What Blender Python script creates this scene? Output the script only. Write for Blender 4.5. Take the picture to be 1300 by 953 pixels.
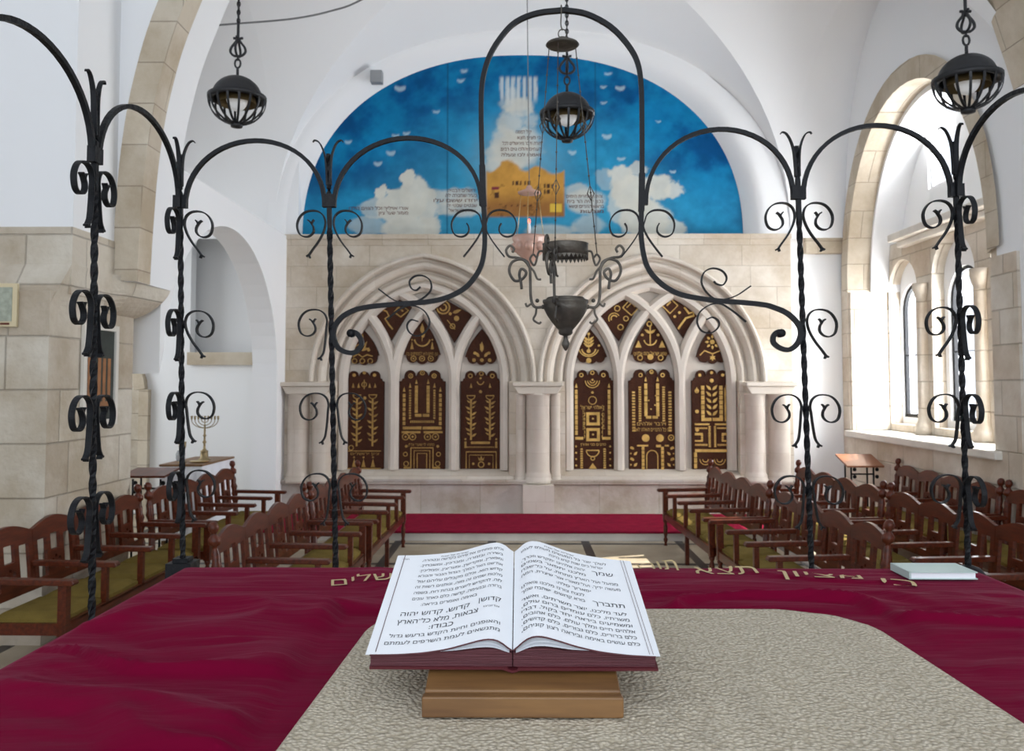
import bpy, bmesh, math, random
import numpy as np
from mathutils import Vector, Matrix, geometry
random.seed(7)
PI = math.pi
for o in list(bpy.data.objects): bpy.data.objects.remove(o)
SC = bpy.context.scene
COL = SC.collection

# ------------------------------------------------------------------ camera, world, sun, exposure
F = 1080.0; CX, CY = 650.0, 432.5
EYE = Vector((0, 0, 1.9))
PITCH = math.atan(55.5/F); YAW = math.atan(10/F)
cam = bpy.data.objects.new('camera', bpy.data.cameras.new('camera')); COL.objects.link(cam)
cam.location = EYE; cam.rotation_euler = (PI/2+PITCH, 0, YAW)
cam.data.sensor_width = 36; cam.data.lens = F/1300*36
cam.data.shift_y = (CY-476.5)/1300
cam.data.dof.use_dof = True; cam.data.dof.focus_distance = 1.35; cam.data.dof.aperture_fstop = 14
cam.data.clip_start = .05
SC.camera = cam
CAMR = cam.rotation_euler.to_matrix()
def at(px, py, Y):
    """world point seen at pixel (px,py) of the 1300x953 frame on the plane y=Y"""
    d = CAMR @ Vector(((px-CX)/F, -(py-CY)/F, -1))
    return EYE + d*(Y/d.y)
def X_(px, Y, py=488): return at(px, py, Y).x
def Z_(py, Y, px=660): return at(px, py, Y).z

world = bpy.data.worlds.new('world'); SC.world = world; world.use_nodes = True
bg = world.node_tree.nodes['Background']
bg.inputs[0].default_value = (.80, .88, 1.0, 1); bg.inputs[1].default_value = 1.3
sun = bpy.data.objects.new('sun', bpy.data.lights.new('sun', 'SUN')); COL.objects.link(sun)
sun.data.energy = 9; sun.data.angle = .009; sun.data.color = (1, .94, .86)
sun.rotation_euler = Vector((4.3, 1.5, 4.9)).to_track_quat('Z', 'Y').to_euler()
def area(name, loc, rot, sx, sy, e, col):
    l = bpy.data.objects.new(name, bpy.data.lights.new(name, 'AREA')); COL.objects.link(l)
    l.data.shape = 'RECTANGLE'; l.data.size = sx; l.data.size_y = sy; l.data.energy = e; l.data.color = col
    l.location = loc; l.rotation_euler = rot; return l
# daylight outside the tall windows of the right wall
area('window_daylight', (6.35, 10.4, 2.9), (0, PI/2, 0), 4.6, 4.6, 1350, (.93, .96, 1))
# added fill light brightening the aisle walls; no window is built there
area('aisle_fill', (-7.6, 10.3, 2.6), (0, -PI/2, 0), 1.8, 2.6, 70, (.90, .95, 1))
# added fill light behind the viewer, standing in for daylight at the open end
area('hall_fill', (.8, -4.6, 3.6), (PI/2+.1, 0, 0), 7, 4.5, 138, (.92, .96, 1))
SC.view_settings.view_transform = 'Standard'; SC.view_settings.look = 'None'
SC.view_settings.exposure = 0.42; SC.view_settings.gamma = 1; SC.view_settings.use_curve_mapping = False
SC.cycles.max_bounces = 10; SC.cycles.diffuse_bounces = 6; SC.cycles.sample_clamp_indirect = 6
SC.cycles.use_denoising = True

# ------------------------------------------------------------------ helpers
class MB:
    def __init__(s): s.v = []; s.f = []; s.sm = []
    def add(s, vs, fs, smooth=False):
        n = len(s.v); s.v += [tuple(v) for v in vs]; s.f += [tuple(i+n for i in f) for f in fs]; s.sm += [smooth]*len(fs); return s
    def box(s, x0, x1, y0, y1, z0, z1):
        return s.add([(x, y, z) for x in (x0, x1) for y in (y0, y1) for z in (z0, z1)],
            [(0,1,3,2),(4,6,7,5),(0,4,5,1),(2,3,7,6),(0,2,6,4),(1,5,7,3)])
    def obox(s, p0, p1, w, t, n=(0,0,1)):
        """bar from p0 to p1, width w across n, thickness t along n"""
        return s.sweep([p0, p1], w, t, n)
    def sweep(s, pts, w, t, n=(0,1,0), taper=None):
        """rectangular bar along a curve lying in the plane of normal n: size t inside the plane, w along n"""
        pts = [Vector(p) for p in pts]; n = Vector(n).normalized(); vs = []; N = len(pts)
        for i, p in enumerate(pts):
            a = pts[max(0, i-1)]; b = pts[min(N-1, i+1)]
            tg = (b-a).normalized(); q = n.cross(tg)
            if q.length < 1e-6: q = Vector((1,0,0))
            q.normalize(); k = taper(i/(N-1)) if taper else 1
            for (c, d) in ((-1,-1),(1,-1),(1,1),(-1,1)): vs.append(p+q*(c*t*k/2)+n*(d*w*(k if taper else 1)/2))
        fs = [(3,2,1,0), tuple(4*(N-1)+k for k in range(4))]
        for i in range(N-1):
            for k in range(4):
                a = 4*i+k; b = 4*i+(k+1)%4; fs.append((a, b, b+4, a+4))
        return s.add(vs, fs)
    def tube(s, pts, r, n=8, closed=False):
        pts = [Vector(p) for p in pts]; N = len(pts); vs = []; up = None
        for i, p in enumerate(pts):
            if closed: a = pts[i-1]; b = pts[(i+1) % N]
            else: a = pts[max(0, i-1)]; b = pts[min(N-1, i+1)]
            tg = (b-a).normalized()
            if up is None:
                up = Vector((0,0,1)) if abs(tg.z) < .9 else Vector((1,0,0))
            q = tg.cross(up).normalized(); up = q.cross(tg).normalized()
            rr = r[i] if isinstance(r, (list, tuple)) else r
            for k in range(n):
                an = 2*PI*k/n; vs.append(p+q*(rr*math.cos(an))+up*(rr*math.sin(an)))
        fs = []
        for i in range(N if closed else N-1):
            for k in range(n):
                a = i*n+k; b = i*n+(k+1) % n; j = ((i+1) % N)*n
                fs.append((a, b, j+(k+1) % n, j+k))
        if not closed: fs += [tuple(reversed(range(n))), tuple((N-1)*n+k for k in range(n))]
        return s.add(vs, fs, True)
    def lathe(s, prof, c=(0,0,0), n=20, a0=0, a1=2*PI, cap=True, sq=None):
        """prof: (r,z) list around the vertical axis at c"""
        vs = []; full = abs(a1-a0-2*PI) < 1e-6; m = n if full else n+1
        for r, z in prof:
            for k in range(m):
                an = a0+(a1-a0)*k/n; vs.append((c[0]+r*math.cos(an), c[1]+r*math.sin(an), c[2]+z))
        fs = []
        for i in range(len(prof)-1):
            for k in range(m if full else m-1):
                a = i*m+k; b = i*m+(k+1) % m; fs.append((a, b, b+m, a+m))
        if cap and full: fs += [tuple(reversed(range(m))), tuple((len(prof)-1)*m+k for k in range(m))]
        return s.add(vs, fs, True)
    def prism(s, poly, y0, y1, plane='XZ'):
        """convex-ish polygon (u,v) extruded from y0 to y1 along the third axis"""
        def mp(u, v, w): return (u, w, v) if plane == 'XZ' else ((w, u, v) if plane == 'YZ' else (u, v, w))
        n = len(poly); vs = [mp(u, v, y0) for u, v in poly]+[mp(u, v, y1) for u, v in poly]
        fs = [tuple(range(n)), tuple(reversed(range(n, 2*n)))]+[(i, i+n, (i+1) % n+n, (i+1) % n) for i in range(n)]
        return s.add(vs, fs)
    def grid(s, fn, nu, nv, smooth=True):
        vs = [fn(i/nu, j/nv) for j in range(nv+1) for i in range(nu+1)]
        fs = [(j*(nu+1)+i, j*(nu+1)+i+1, (j+1)*(nu+1)+i+1, (j+1)*(nu+1)+i) for j in range(nv) for i in range(nu)]
        return s.add(vs, fs, smooth)
    def sphere(s, c, r, n=14, sc=(1,1,1)):
        prof = [(max(1e-4, math.sin(PI*i/n)), -math.cos(PI*i/n)) for i in range(n+1)]
        m = MB().lathe(prof, n=n+4)
        return s.add([(c[0]+x*r*sc[0], c[1]+y*r*sc[1], c[2]+z*r*sc[2]) for x, y, z in m.v], m.f, True)
    def xf(s, M):
        s.v = [tuple(M @ Vector(v)) for v in s.v]; return s
    def mesh(s, name, fix=True):
        me = bpy.data.meshes.new(name); me.from_pydata(s.v, [], s.f)
        me.polygons.foreach_set('use_smooth', s.sm); me.update()
        if fix:
            bm = bmesh.new(); bm.from_mesh(me); bmesh.ops.recalc_face_normals(bm, faces=bm.faces); bm.to_mesh(me); bm.free()
        return me
    def build(s, name, mat, parent=None, bevel=0, fix=True):
        me = s.mesh(name, fix); o = bpy.data.objects.new(name, me); COL.objects.link(o)
        me.materials.append(mat)
        if parent: o.parent = parent
        if bevel:
            b = o.modifiers.new('bevel', 'BEVEL'); b.width = bevel; b.segments = 2; b.limit_method = 'ANGLE'; b.angle_limit = .7
        return o

def plate(outline, holes, w0, w1, plane='XZ', bevel=0):
    """flat plate with holes, between w0 and w1 on the third axis -> (verts, faces)"""
    cu = bpy.data.curves.new('tmp', 'CURVE'); cu.dimensions = '2D'; cu.fill_mode = 'BOTH'
    for ring in [outline]+list(holes):
        sp = cu.splines.new('POLY'); sp.points.add(len(ring)-1); sp.use_cyclic_u = True
        for p, (u, v) in zip(sp.points, ring): p.co = (u, v, 0, 1)
    cu.extrude = abs(w1-w0)/2-bevel; cu.bevel_depth = bevel; cu.bevel_resolution = 1
    if bevel: cu.offset = -bevel
    ob = bpy.data.objects.new('tmp', cu); COL.objects.link(ob)
    bpy.context.view_layer.update()
    me = bpy.data.meshes.new_from_object(ob.evaluated_get(bpy.context.evaluated_depsgraph_get()))
    c = (w0+w1)/2; vs = []
    for v in me.vertices:
        u, t, w = v.co.x, v.co.y, v.co.z+c
        vs.append((u, w, t) if plane == 'XZ' else ((w, u, t) if plane == 'YZ' else (u, t, w)))
    fs = [tuple(p.vertices) for p in me.polygons]
    bpy.data.objects.remove(ob); bpy.data.curves.remove(cu); bpy.data.meshes.remove(me)
    return vs, fs

def glyphs(txt, size, spacing=1.0, align='RIGHT', bold=0):
    """flat outline of a line of writing (Hebrew is laid out right to left) -> (verts2d, faces, width)"""
    cu = bpy.data.curves.new('t', 'FONT'); cu.body = txt[::-1]; cu.size = 1; cu.resolution_u = 2; cu.align_x = align; cu.space_character = spacing
    cu.fill_mode = 'NONE'; cu.offset = bold
    ob = bpy.data.objects.new('t', cu); COL.objects.link(ob); bpy.context.view_layer.update()
    me = bpy.data.meshes.new_from_object(ob.evaluated_get(bpy.context.evaluated_depsgraph_get()))
    P = [(v.co.x*size, v.co.y*size) for v in me.vertices]; nb = {}
    for e in me.edges:
        a, b = e.vertices; nb.setdefault(a, []).append(b); nb.setdefault(b, []).append(a)
    bpy.data.objects.remove(ob); bpy.data.curves.remove(cu); bpy.data.meshes.remove(me)
    loops = []; seen = set()
    for st in range(len(P)):
        if st in seen or st not in nb: continue
        lp = [st]; seen.add(st); cur = st
        while True:
            nx = [k for k in sorted(nb[cur]) if k not in seen]
            if not nx: break
            cur = nx[0]; seen.add(cur); lp.append(cur)
        if len(lp) > 2: loops.append(lp)
    def area2(lp): return sum(P[lp[i-1]][0]*P[lp[i]][1]-P[lp[i]][0]*P[lp[i-1]][1] for i in range(len(lp)))
    def inside(p, lp):
        c = False
        for i in range(len(lp)):
            (x0, y0), (x1, y1) = P[lp[i-1]], P[lp[i]]
            if (y0 > p[1]) != (y1 > p[1]) and p[0] < (x1-x0)*(p[1]-y0)/(y1-y0)+x0: c = not c
        return c
    ar = [area2(l) for l in loops]; vs = []; fs = []
    hole = {}
    for i, l in enumerate(loops):
        for j, k in enumerate(loops):
            if i != j and abs(ar[j]) > abs(ar[i]) and all(inside(P[q], k) for q in l[::3]): hole.setdefault(j, []).append(i)
    inner = {i for h in hole.values() for i in h}
    for j, l in enumerate(loops):
        if j in inner: continue
        ids = list(l); polys = [[Vector((*P[q], 0)) for q in l]]
        for i in hole.get(j, []): ids += loops[i]; polys.append([Vector((*P[q], 0)) for q in loops[i]])
        n0 = len(vs); vs += [P[q] for q in ids]; fs += [tuple(n0+t for t in tri) for tri in geometry.tessellate_polygon(polys)]
    xs = [v[0] for v in vs] or [0]
    return vs, fs, max(xs)-min(xs)

def catmull(pts, n=8, closed=False):
    P = [Vector(p) for p in pts]; out = []; N = len(P)
    for i in range(N if closed else N-1):
        p0 = P[i-1] if (i > 0 or closed) else P[0]*2-P[1]; p1 = P[i]; p2 = P[(i+1) % N]
        p3 = P[(i+2) % N] if (i+2 < N or closed) else P[-1]*2-P[-2]
        for k in range(n):
            t = k/n
            out.append(.5*((2*p1)+(p2-p0)*t+(2*p0-5*p1+4*p2-p3)*t*t+(3*p1-p0-3*p2+p3)*t**3))
    if not closed: out.append(P[-1])
    return out

def thing(name, label, cat, loc=(0,0,0), rz=0, group=None):
    o = bpy.data.objects.new(name, None); COL.objects.link(o); o.empty_display_size = .1
    o.location = loc; o.rotation_euler = (0, 0, rz); o['label'] = label; o['category'] = cat
    if group: o['group'] = group
    return o
def tag(o, label, cat, group=None):
    o['label'] = label; o['category'] = cat
    if group: o['group'] = group
    return o
def struct(o): o['kind'] = 'structure'; return o
def copy_tree(o, parent=None):
    c = o.copy(); COL.objects.link(c)
    if parent: c.parent = parent
    for ch in list(o.children): copy_tree(ch, c)
    return c

# ------------------------------------------------------------------ materials
def mat(name, col, rough=.6, metal=0, bump=0, bscale=40, var=0, vscale=3, sheen=0, coat=0, col2=None, emis=None, estr=0, trans=0, spec=None, stretch=(1,1,1)):
    m = bpy.data.materials.new(name); m.use_nodes = True; nt = m.node_tree; b = nt.nodes['Principled BSDF']
    b.inputs['Base Color'].default_value = (*col, 1); b.inputs['Roughness'].default_value = rough; b.inputs['Metallic'].default_value = metal
    if spec is not None: b.inputs['Specular IOR Level'].default_value = spec
    if sheen: b.inputs['Sheen Weight'].default_value = sheen; b.inputs['Sheen Roughness'].default_value = .35
    if coat: b.inputs['Coat Weight'].default_value = coat; b.inputs['Coat Roughness'].default_value = .15
    if trans: b.inputs['Transmission Weight'].default_value = trans
    if emis: b.inputs['Emission Color'].default_value = (*emis, 1); b.inputs['Emission Strength'].default_value = estr
    tc = nt.nodes.new('ShaderNodeTexCoord'); mp = nt.nodes.new('ShaderNodeMapping'); mp.inputs['Scale'].default_value = stretch
    nt.links.new(tc.outputs['Object'], mp.inputs['Vector'])
    if var or col2:
        n = nt.nodes.new('ShaderNodeTexNoise'); n.inputs['Scale'].default_value = vscale; n.inputs['Detail'].default_value = 5
        nt.links.new(mp.outputs[0], n.inputs['Vector'])
        r = nt.nodes.new('ShaderNodeValToRGB'); c2 = col2 or tuple(c*(1-var) for c in col)
        r.color_ramp.elements[0].position = .35; r.color_ramp.elements[1].position = .65
        r.color_ramp.elements[0].color = (*c2, 1); r.color_ramp.elements[1].color = (*col, 1)
        nt.links.new(n.outputs[0], r.inputs[0]); nt.links.new(r.outputs[0], b.inputs['Base Color'])
    if bump:
        n = nt.nodes.new('ShaderNodeTexNoise'); n.inputs['Scale'].default_value = bscale; n.inputs['Detail'].default_value = 4
        nt.links.new(mp.outputs[0], n.inputs['Vector'])
        bp = nt.nodes.new('ShaderNodeBump'); bp.inputs['Strength'].default_value = bump; bp.inputs['Distance'].default_value = .02
        nt.links.new(n.outputs[0], bp.inputs['Height']); nt.links.new(bp.outputs[0], b.inputs['Normal'])
    return m

def stone(name, c1, c2, mortar, bw=.62, bh=.31, msize=.008, off=(0,0), vary=1, bump=.5):
    """coursed limestone: blocks laid by the direction the surface faces"""
    m = bpy.data.materials.new(name); m.use_nodes = True; nt = m.node_tree; L = nt.links; N = nt.nodes
    b = N['Principled BSDF']; b.inputs['Roughness'].default_value = .75; b.inputs['Specular IOR Level'].default_value = .25
    tc = N.new('ShaderNodeTexCoord'); sp = N.new('ShaderNodeSeparateXYZ'); L.new(tc.outputs['Object'], sp.inputs[0])
    ge = N.new('ShaderNodeNewGeometry'); sn = N.new('ShaderNodeSeparateXYZ'); L.new(ge.outputs['True Normal'], sn.inputs[0])
    ab = N.new('ShaderNodeMath'); ab.operation = 'ABSOLUTE'; L.new(sn.outputs[0], ab.inputs[0])
    gt = N.new('ShaderNodeMath'); gt.operation = 'GREATER_THAN'; gt.inputs[1].default_value = .7; L.new(ab.outputs[0], gt.inputs[0])
    mx = N.new('ShaderNodeMix'); mx.data_type = 'FLOAT'; L.new(gt.outputs[0], mx.inputs[0]); L.new(sp.outputs[0], mx.inputs[2]); L.new(sp.outputs[1], mx.inputs[3])
    cb = N.new('ShaderNodeCombineXYZ'); L.new(mx.outputs[0], cb.inputs[0]); L.new(sp.outputs[2], cb.inputs[1])
    mp = N.new('ShaderNodeMapping'); mp.inputs['Location'].default_value = (off[0], off[1], 0); L.new(cb.outputs[0], mp.inputs[0])
    br = N.new('ShaderNodeTexBrick'); br.inputs['Scale'].default_value = 1; br.inputs['Brick Width'].default_value = bw
    br.inputs['Row Height'].default_value = bh; br.inputs['Mortar Size'].default_value = msize; br.inputs['Mortar Smooth'].default_value = .6
    br.inputs['Color1'].default_value = (*c1, 1); br.inputs['Color2'].default_value = (*c2, 1); br.inputs['Mortar'].default_value = (*mortar, 1)
    br.inputs['Bias'].default_value = -.1; br.squash = 1.35; br.squash_frequency = 3; br.offset = .43
    L.new(mp.outputs[0], br.inputs[0])
    n1 = N.new('ShaderNodeTexNoise'); n1.inputs['Scale'].default_value = 1.3; n1.inputs['Detail'].default_value = 8; n1.inputs['Roughness'].default_value = .65
    L.new(tc.outputs['Object'], n1.inputs[0])
    rp = N.new('ShaderNodeValToRGB'); rp.color_ramp.elements[0].position = .38; rp.color_ramp.elements[1].position = .6
    rp.color_ramp.elements[0].color = (1-.24*vary, 1-.29*vary, 1-.36*vary, 1); rp.color_ramp.elements[1].color = (1, 1, 1, 1); L.new(n1.outputs[0], rp.inputs[0])
    mu = N.new('ShaderNodeMix'); mu.data_type = 'RGBA'; mu.blend_type = 'MULTIPLY'; mu.inputs[0].default_value = 1
    L.new(br.outputs[0], mu.inputs[6]); L.new(rp.outputs[0], mu.inputs[7]); L.new(mu.outputs[2], b.inputs['Base Color'])
    n2 = N.new('ShaderNodeTexNoise'); n2.inputs['Scale'].default_value = 14; n2.inputs['Detail'].default_value = 6; L.new(tc.outputs['Object'], n2.inputs[0])
    ma = N.new('ShaderNodeMath'); ma.operation = 'SUBTRACT'; L.new(n2.outputs[0], ma.inputs[0]); L.new(br.outputs[1], ma.inputs[1])
    bp = N.new('ShaderNodeBump'); bp.inputs['Strength'].default_value = bump; bp.inputs['Distance'].default_value = .015
    L.new(ma.outputs[0], bp.inputs['Height']); L.new(bp.outputs[0], b.inputs['Normal'])
    return m

M = {}
M['plaster'] = mat('white_plaster', (.84,.845,.85), .9, bump=.12, bscale=5, spec=.1)
M['stone'] = stone('cream_limestone', (.68,.62,.535), (.60,.525,.43), (.53,.47,.39), .66, .30, .007)
M['pier'] = stone('pier_limestone', (.66,.61,.52), (.52,.45,.36), (.48,.43,.36), .62, .40, .008, (.1,.14), 1.1, .8)
M['right'] = stone('window_limestone', (.70,.65,.57), (.62,.53,.43), (.52,.46,.38), .55, .34, .01, (0,.1), .9, .7)
M['smooth'] = stone('dressed_limestone', (.67,.61,.535), (.62,.55,.47), (.55,.48,.40), .55, .33, .003, (.2,.05), .45, .15)
M['trac'] = mat('tracery_limestone', (.67,.60,.525), .8, bump=.1, bscale=20, var=.12, vscale=2)
M['vouss'] = stone('arch_limestone', (.64,.57,.46), (.55,.48,.38), (.40,.34,.27), 1.2, .36, .007, (0,0), 1)
M['marble'] = mat('sill_stone', (.74,.70,.63), .5, bump=.2, bscale=12, var=.15)
M['ped'] = stone('plinth_stone', (.56,.50,.45), (.44,.40,.38), (.42,.37,.31), .62, .55, .006, (.2,.02), 1.2, .6)
M['black'] = mat('black_iron', (.006,.0065,.008), .5, 0, bump=.2, bscale=60, spec=.2)
M['lampblack'] = mat('lamp_black_metal', (.02,.02,.022), .5, .3, bump=.15, bscale=30)
M['wood'] = mat('dark_bench_wood', (.115,.021,.006), .34, coat=.1, spec=.3, col2=(.055,.010,.003), vscale=5, stretch=(8,1,8), bump=.05)
M['wood_lt'] = mat('oak_wood', (.22,.11,.035), .5, col2=(.13,.06,.02), vscale=6, stretch=(1,9,9))
M['brassaged'] = mat('aged_brass', (.30,.23,.12), .45, .6, bump=.1)
M['desk'] = mat('desk_veneer', (.30,.12,.06), .28, coat=.3, var=.2, vscale=4)
M['cush'] = mat('olive_cushion', (.20,.142,.036), .95, spec=.1, bump=.4, bscale=120, var=.15, vscale=12)
M['carpet'] = mat('red_carpet', (.28,.012,.040), .98, bump=.6, bscale=200, var=.2, vscale=8, spec=.05)
M['velvet'] = mat('crimson_velvet', (.155,.001,.023), .85, bump=.5, bscale=1.0, stretch=(2.2,15,1), spec=.05, sheen=.09, var=.12, vscale=1.5)
M['velvet'].node_tree.nodes['Principled BSDF'].inputs['Sheen Tint'].default_value = (.9,.35,.5,1)
M['gold_thread'] = mat('gold_thread', (.62,.48,.25), .6, bump=.5, bscale=400)
M['bronze'] = mat('old_bronze', (.12,.105,.085), .5, .6, bump=.15, bscale=70, col2=(.05,.045,.04), vscale=20)
M['brass'] = mat('brass', (.55,.42,.2), .35, .85, bump=.1)
M['dimbrass'] = mat('dim_brass', (.12,.08,.03), .6, .6)
M['page'] = mat('white_paper', (.86,.88,.91), .8, spec=.1)
M['ink'] = mat('printing_ink', (.02,.02,.03), .8)
M['edge'] = mat('maroon_page_edges', (.13,.035,.045), .7, bump=.5, bscale=60, stretch=(.2,.2,12), var=.3, vscale=30)
M['cover'] = mat('maroon_cover', (.09,.012,.018), .5)
M['cloth'] = mat('white_cloth', (.78,.80,.85), .9, bump=.3, bscale=6)
M['panelwood'] = mat('carved_walnut', (.062,.020,.008), .6, spec=.15, bump=.5, bscale=30, col2=(.05,.016,.008), vscale=12)
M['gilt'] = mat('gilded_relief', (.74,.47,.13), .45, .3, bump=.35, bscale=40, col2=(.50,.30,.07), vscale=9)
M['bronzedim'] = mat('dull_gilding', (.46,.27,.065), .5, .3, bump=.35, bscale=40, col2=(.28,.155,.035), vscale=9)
M['bulb'] = mat('opal_bulb', (.85,.85,.85), .3, emis=(1,.97,.92), estr=.12)
M['pinkglass'] = mat('pink_glass', (.75,.48,.38), .25, trans=.35, bump=.2, bscale=20)
M['redlight'] = mat('red_light', (.9,.1,.05), .4, emis=(1,.05,.03), estr=6)
M['grey'] = mat('grey_box', (.28,.29,.30), .6)
M['cable'] = mat('grey_cable', (.16,.16,.16), .7)
M['glass'] = bpy.data.materials.new('window_glass'); M['glass'].use_nodes = True; _n = M['glass'].node_tree
_t = _n.nodes.new('ShaderNodeBsdfTransparent'); _g = _n.nodes.new('ShaderNodeBsdfGlossy'); _g.inputs['Roughness'].default_value = .02; _m = _n.nodes.new('ShaderNodeMixShader'); _m.inputs[0].default_value = .06
_n.links.new(_t.outputs[0], _m.inputs[1]); _n.links.new(_g.outputs[0], _m.inputs[2]); _n.links.new(_m.outputs[0], _n.nodes['Material Output'].inputs[0])
M['brown'] = mat('brown_paint', (.12,.03,.015), .8)
M['lightbook'] = mat('pale_green_cover', (.50,.62,.58), .5)
M['cream'] = mat('cream_board', (.66,.56,.36), .7)
M['signgreen'] = mat('grey_green_print', (.42,.45,.36), .7, var=.3, vscale=25)
# woven mat: coarse crocheted straw
def weave():
    m = mat('woven_straw', (.50,.43,.32), .95); nt = m.node_tree; N = nt.nodes; L = nt.links; b = N['Principled BSDF']
    tc = N.new('ShaderNodeTexCoord'); v = N.new('ShaderNodeTexVoronoi'); v.inputs['Scale'].default_value = 170; L.new(tc.outputs['Object'], v.inputs[0])
    r = N.new('ShaderNodeValToRGB'); r.color_ramp.elements[0].color = (.70,.63,.51,1); r.color_ramp.elements[1].color = (.44,.38,.28,1); r.color_ramp.elements[1].position = .7
    L.new(v.outputs[0], r.inputs[0]); L.new(r.outputs[0], b.inputs['Base Color'])
    bp = N.new('ShaderNodeBump'); bp.invert = True; bp.inputs['Strength'].default_value = 1; bp.inputs['Distance'].default_value = .004; L.new(v.outputs[0], bp.inputs['Height']); L.new(bp.outputs[0], b.inputs['Normal'])
    return m
M['weave'] = weave()
# marble floor with dark bands
def floor_mat():
    m = bpy.data.materials.new('floor_marble'); m.use_nodes = True; nt = m.node_tree; N = nt.nodes; L = nt.links; b = N['Principled BSDF']
    tc = N.new('ShaderNodeTexCoord'); sp = N.new('ShaderNodeSeparateXYZ'); L.new(tc.outputs['Object'], sp.inputs[0])
    def band(i, off, per, w):
        a = N.new('ShaderNodeMath'); a.operation = 'SUBTRACT'; L.new(sp.outputs[i], a.inputs[0]); a.inputs[1].default_value = off
        f = N.new('ShaderNodeMath'); f.operation = 'PINGPONG'; L.new(a.outputs[0], f.inputs[0]); f.inputs[1].default_value = per/2
        g = N.new('ShaderNodeMath'); g.operation = 'LESS_THAN'; L.new(f.outputs[0], g.inputs[0]); g.inputs[1].default_value = w/2; return g
    g1 = band(0, .79, 1.13, .10); g2 = band(1, 10.28, 1.15, .10)
    mxm = N.new('ShaderNodeMath'); mxm.operation = 'MAXIMUM'; L.new(g1.outputs[0], mxm.inputs[0]); L.new(g2.outputs[0], mxm.inputs[1])
    n = N.new('ShaderNodeTexNoise'); n.inputs['Scale'].default_value = 3; n.inputs['Detail'].default_value = 8; L.new(tc.outputs['Object'], n.inputs[0])
    r = N.new('ShaderNodeValToRGB'); r.color_ramp.elements[0].position = .35; r.color_ramp.elements[0].color = (.36,.30,.21,1); r.color_ramp.elements[1].position = .65; r.color_ramp.elements[1].color = (.46,.40,.30,1); L.new(n.outputs[0], r.inputs[0])
    mx = N.new('ShaderNodeMix'); mx.data_type = 'RGBA'; L.new(mxm.outputs[0], mx.inputs[0]); L.new(r.outputs[0], mx.inputs[6]); mx.inputs[7].default_value = (.035,.03,.028,1)
    L.new(mx.outputs[2], b.inputs['Base Color']); b.inputs['Roughness'].default_value = .38; b.inputs['Specular IOR Level'].default_value = .3
    return m
M['floor'] = floor_mat()

# ------------------------------------------------------------------ the room
YW = 12.15                      # face of the ark wall
Z0W = at(683, 299, YW).z        # top of its stone cladding (4.0 m)
def S(o, kind='structure'): o['kind'] = kind; return o

S(MB().box(-9, 8, -6, 15, -.3, 0).build('floor', M['floor']))
# stone step in front of the ark wall with the raised reading platform (bimah) in the middle of the hall
S(MB().box(-3.36, 4.66, 10.47, 12.6, 0, .095).build('floor_step', M['marble']))
S(MB().box(-1.25, 1.45, -2.5, 2.5, 0, .45).build('floor_platform', M['ped'], bevel=.02))

# ark wall: stone cladding with two pointed openings
SX = 1/ (F/YW)                  # metres per pixel on that wall
ZS = at(683, 484, YW).z         # springing line of the arches
BAY = [at(536, 484, YW).x, at(828, 484, YW).x]
R_IN, R_OUT, DC = 1.40, 1.84, .225
def arc_pts(cx, R, n=18, zs=None):
    """pointed arch: left springing -> apex -> right springing"""
    zs = ZS if zs is None else zs
    a1 = math.acos(-DC/R)       # angle at the apex for the left arc (centre at cx+DC)
    L_ = [(cx+DC+R*math.cos(PI-(PI-a1)*i/n), zs+R*math.sin(PI-(PI-a1)*i/n)) for i in range(n+1)]
    return L_+[(2*cx-x, z) for x, z in reversed(L_[:-1])]
ZSILL = at(683, 607, YW).z
xl, xr = at(361, 400, YW).x, at(1005, 400, YW).x
holes = []
for cx in BAY:
    hw = 1.24
    holes.append([(cx-hw, ZSILL), (cx-hw, ZS)]+arc_pts(cx, 1.80)+[(cx+hw, ZS), (cx+hw, ZSILL)])
vs, fs = plate([(xl, 0), (xr, 0), (xr, Z0W), (xl, Z0W)], holes, YW, YW+.36)
w = MB().add(vs, fs)
w.box(xl-.01, xr+.01, YW-.03, YW+.3, Z0W-.05, Z0W+.02)
S(w.build('wall_far', M['stone']))
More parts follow.
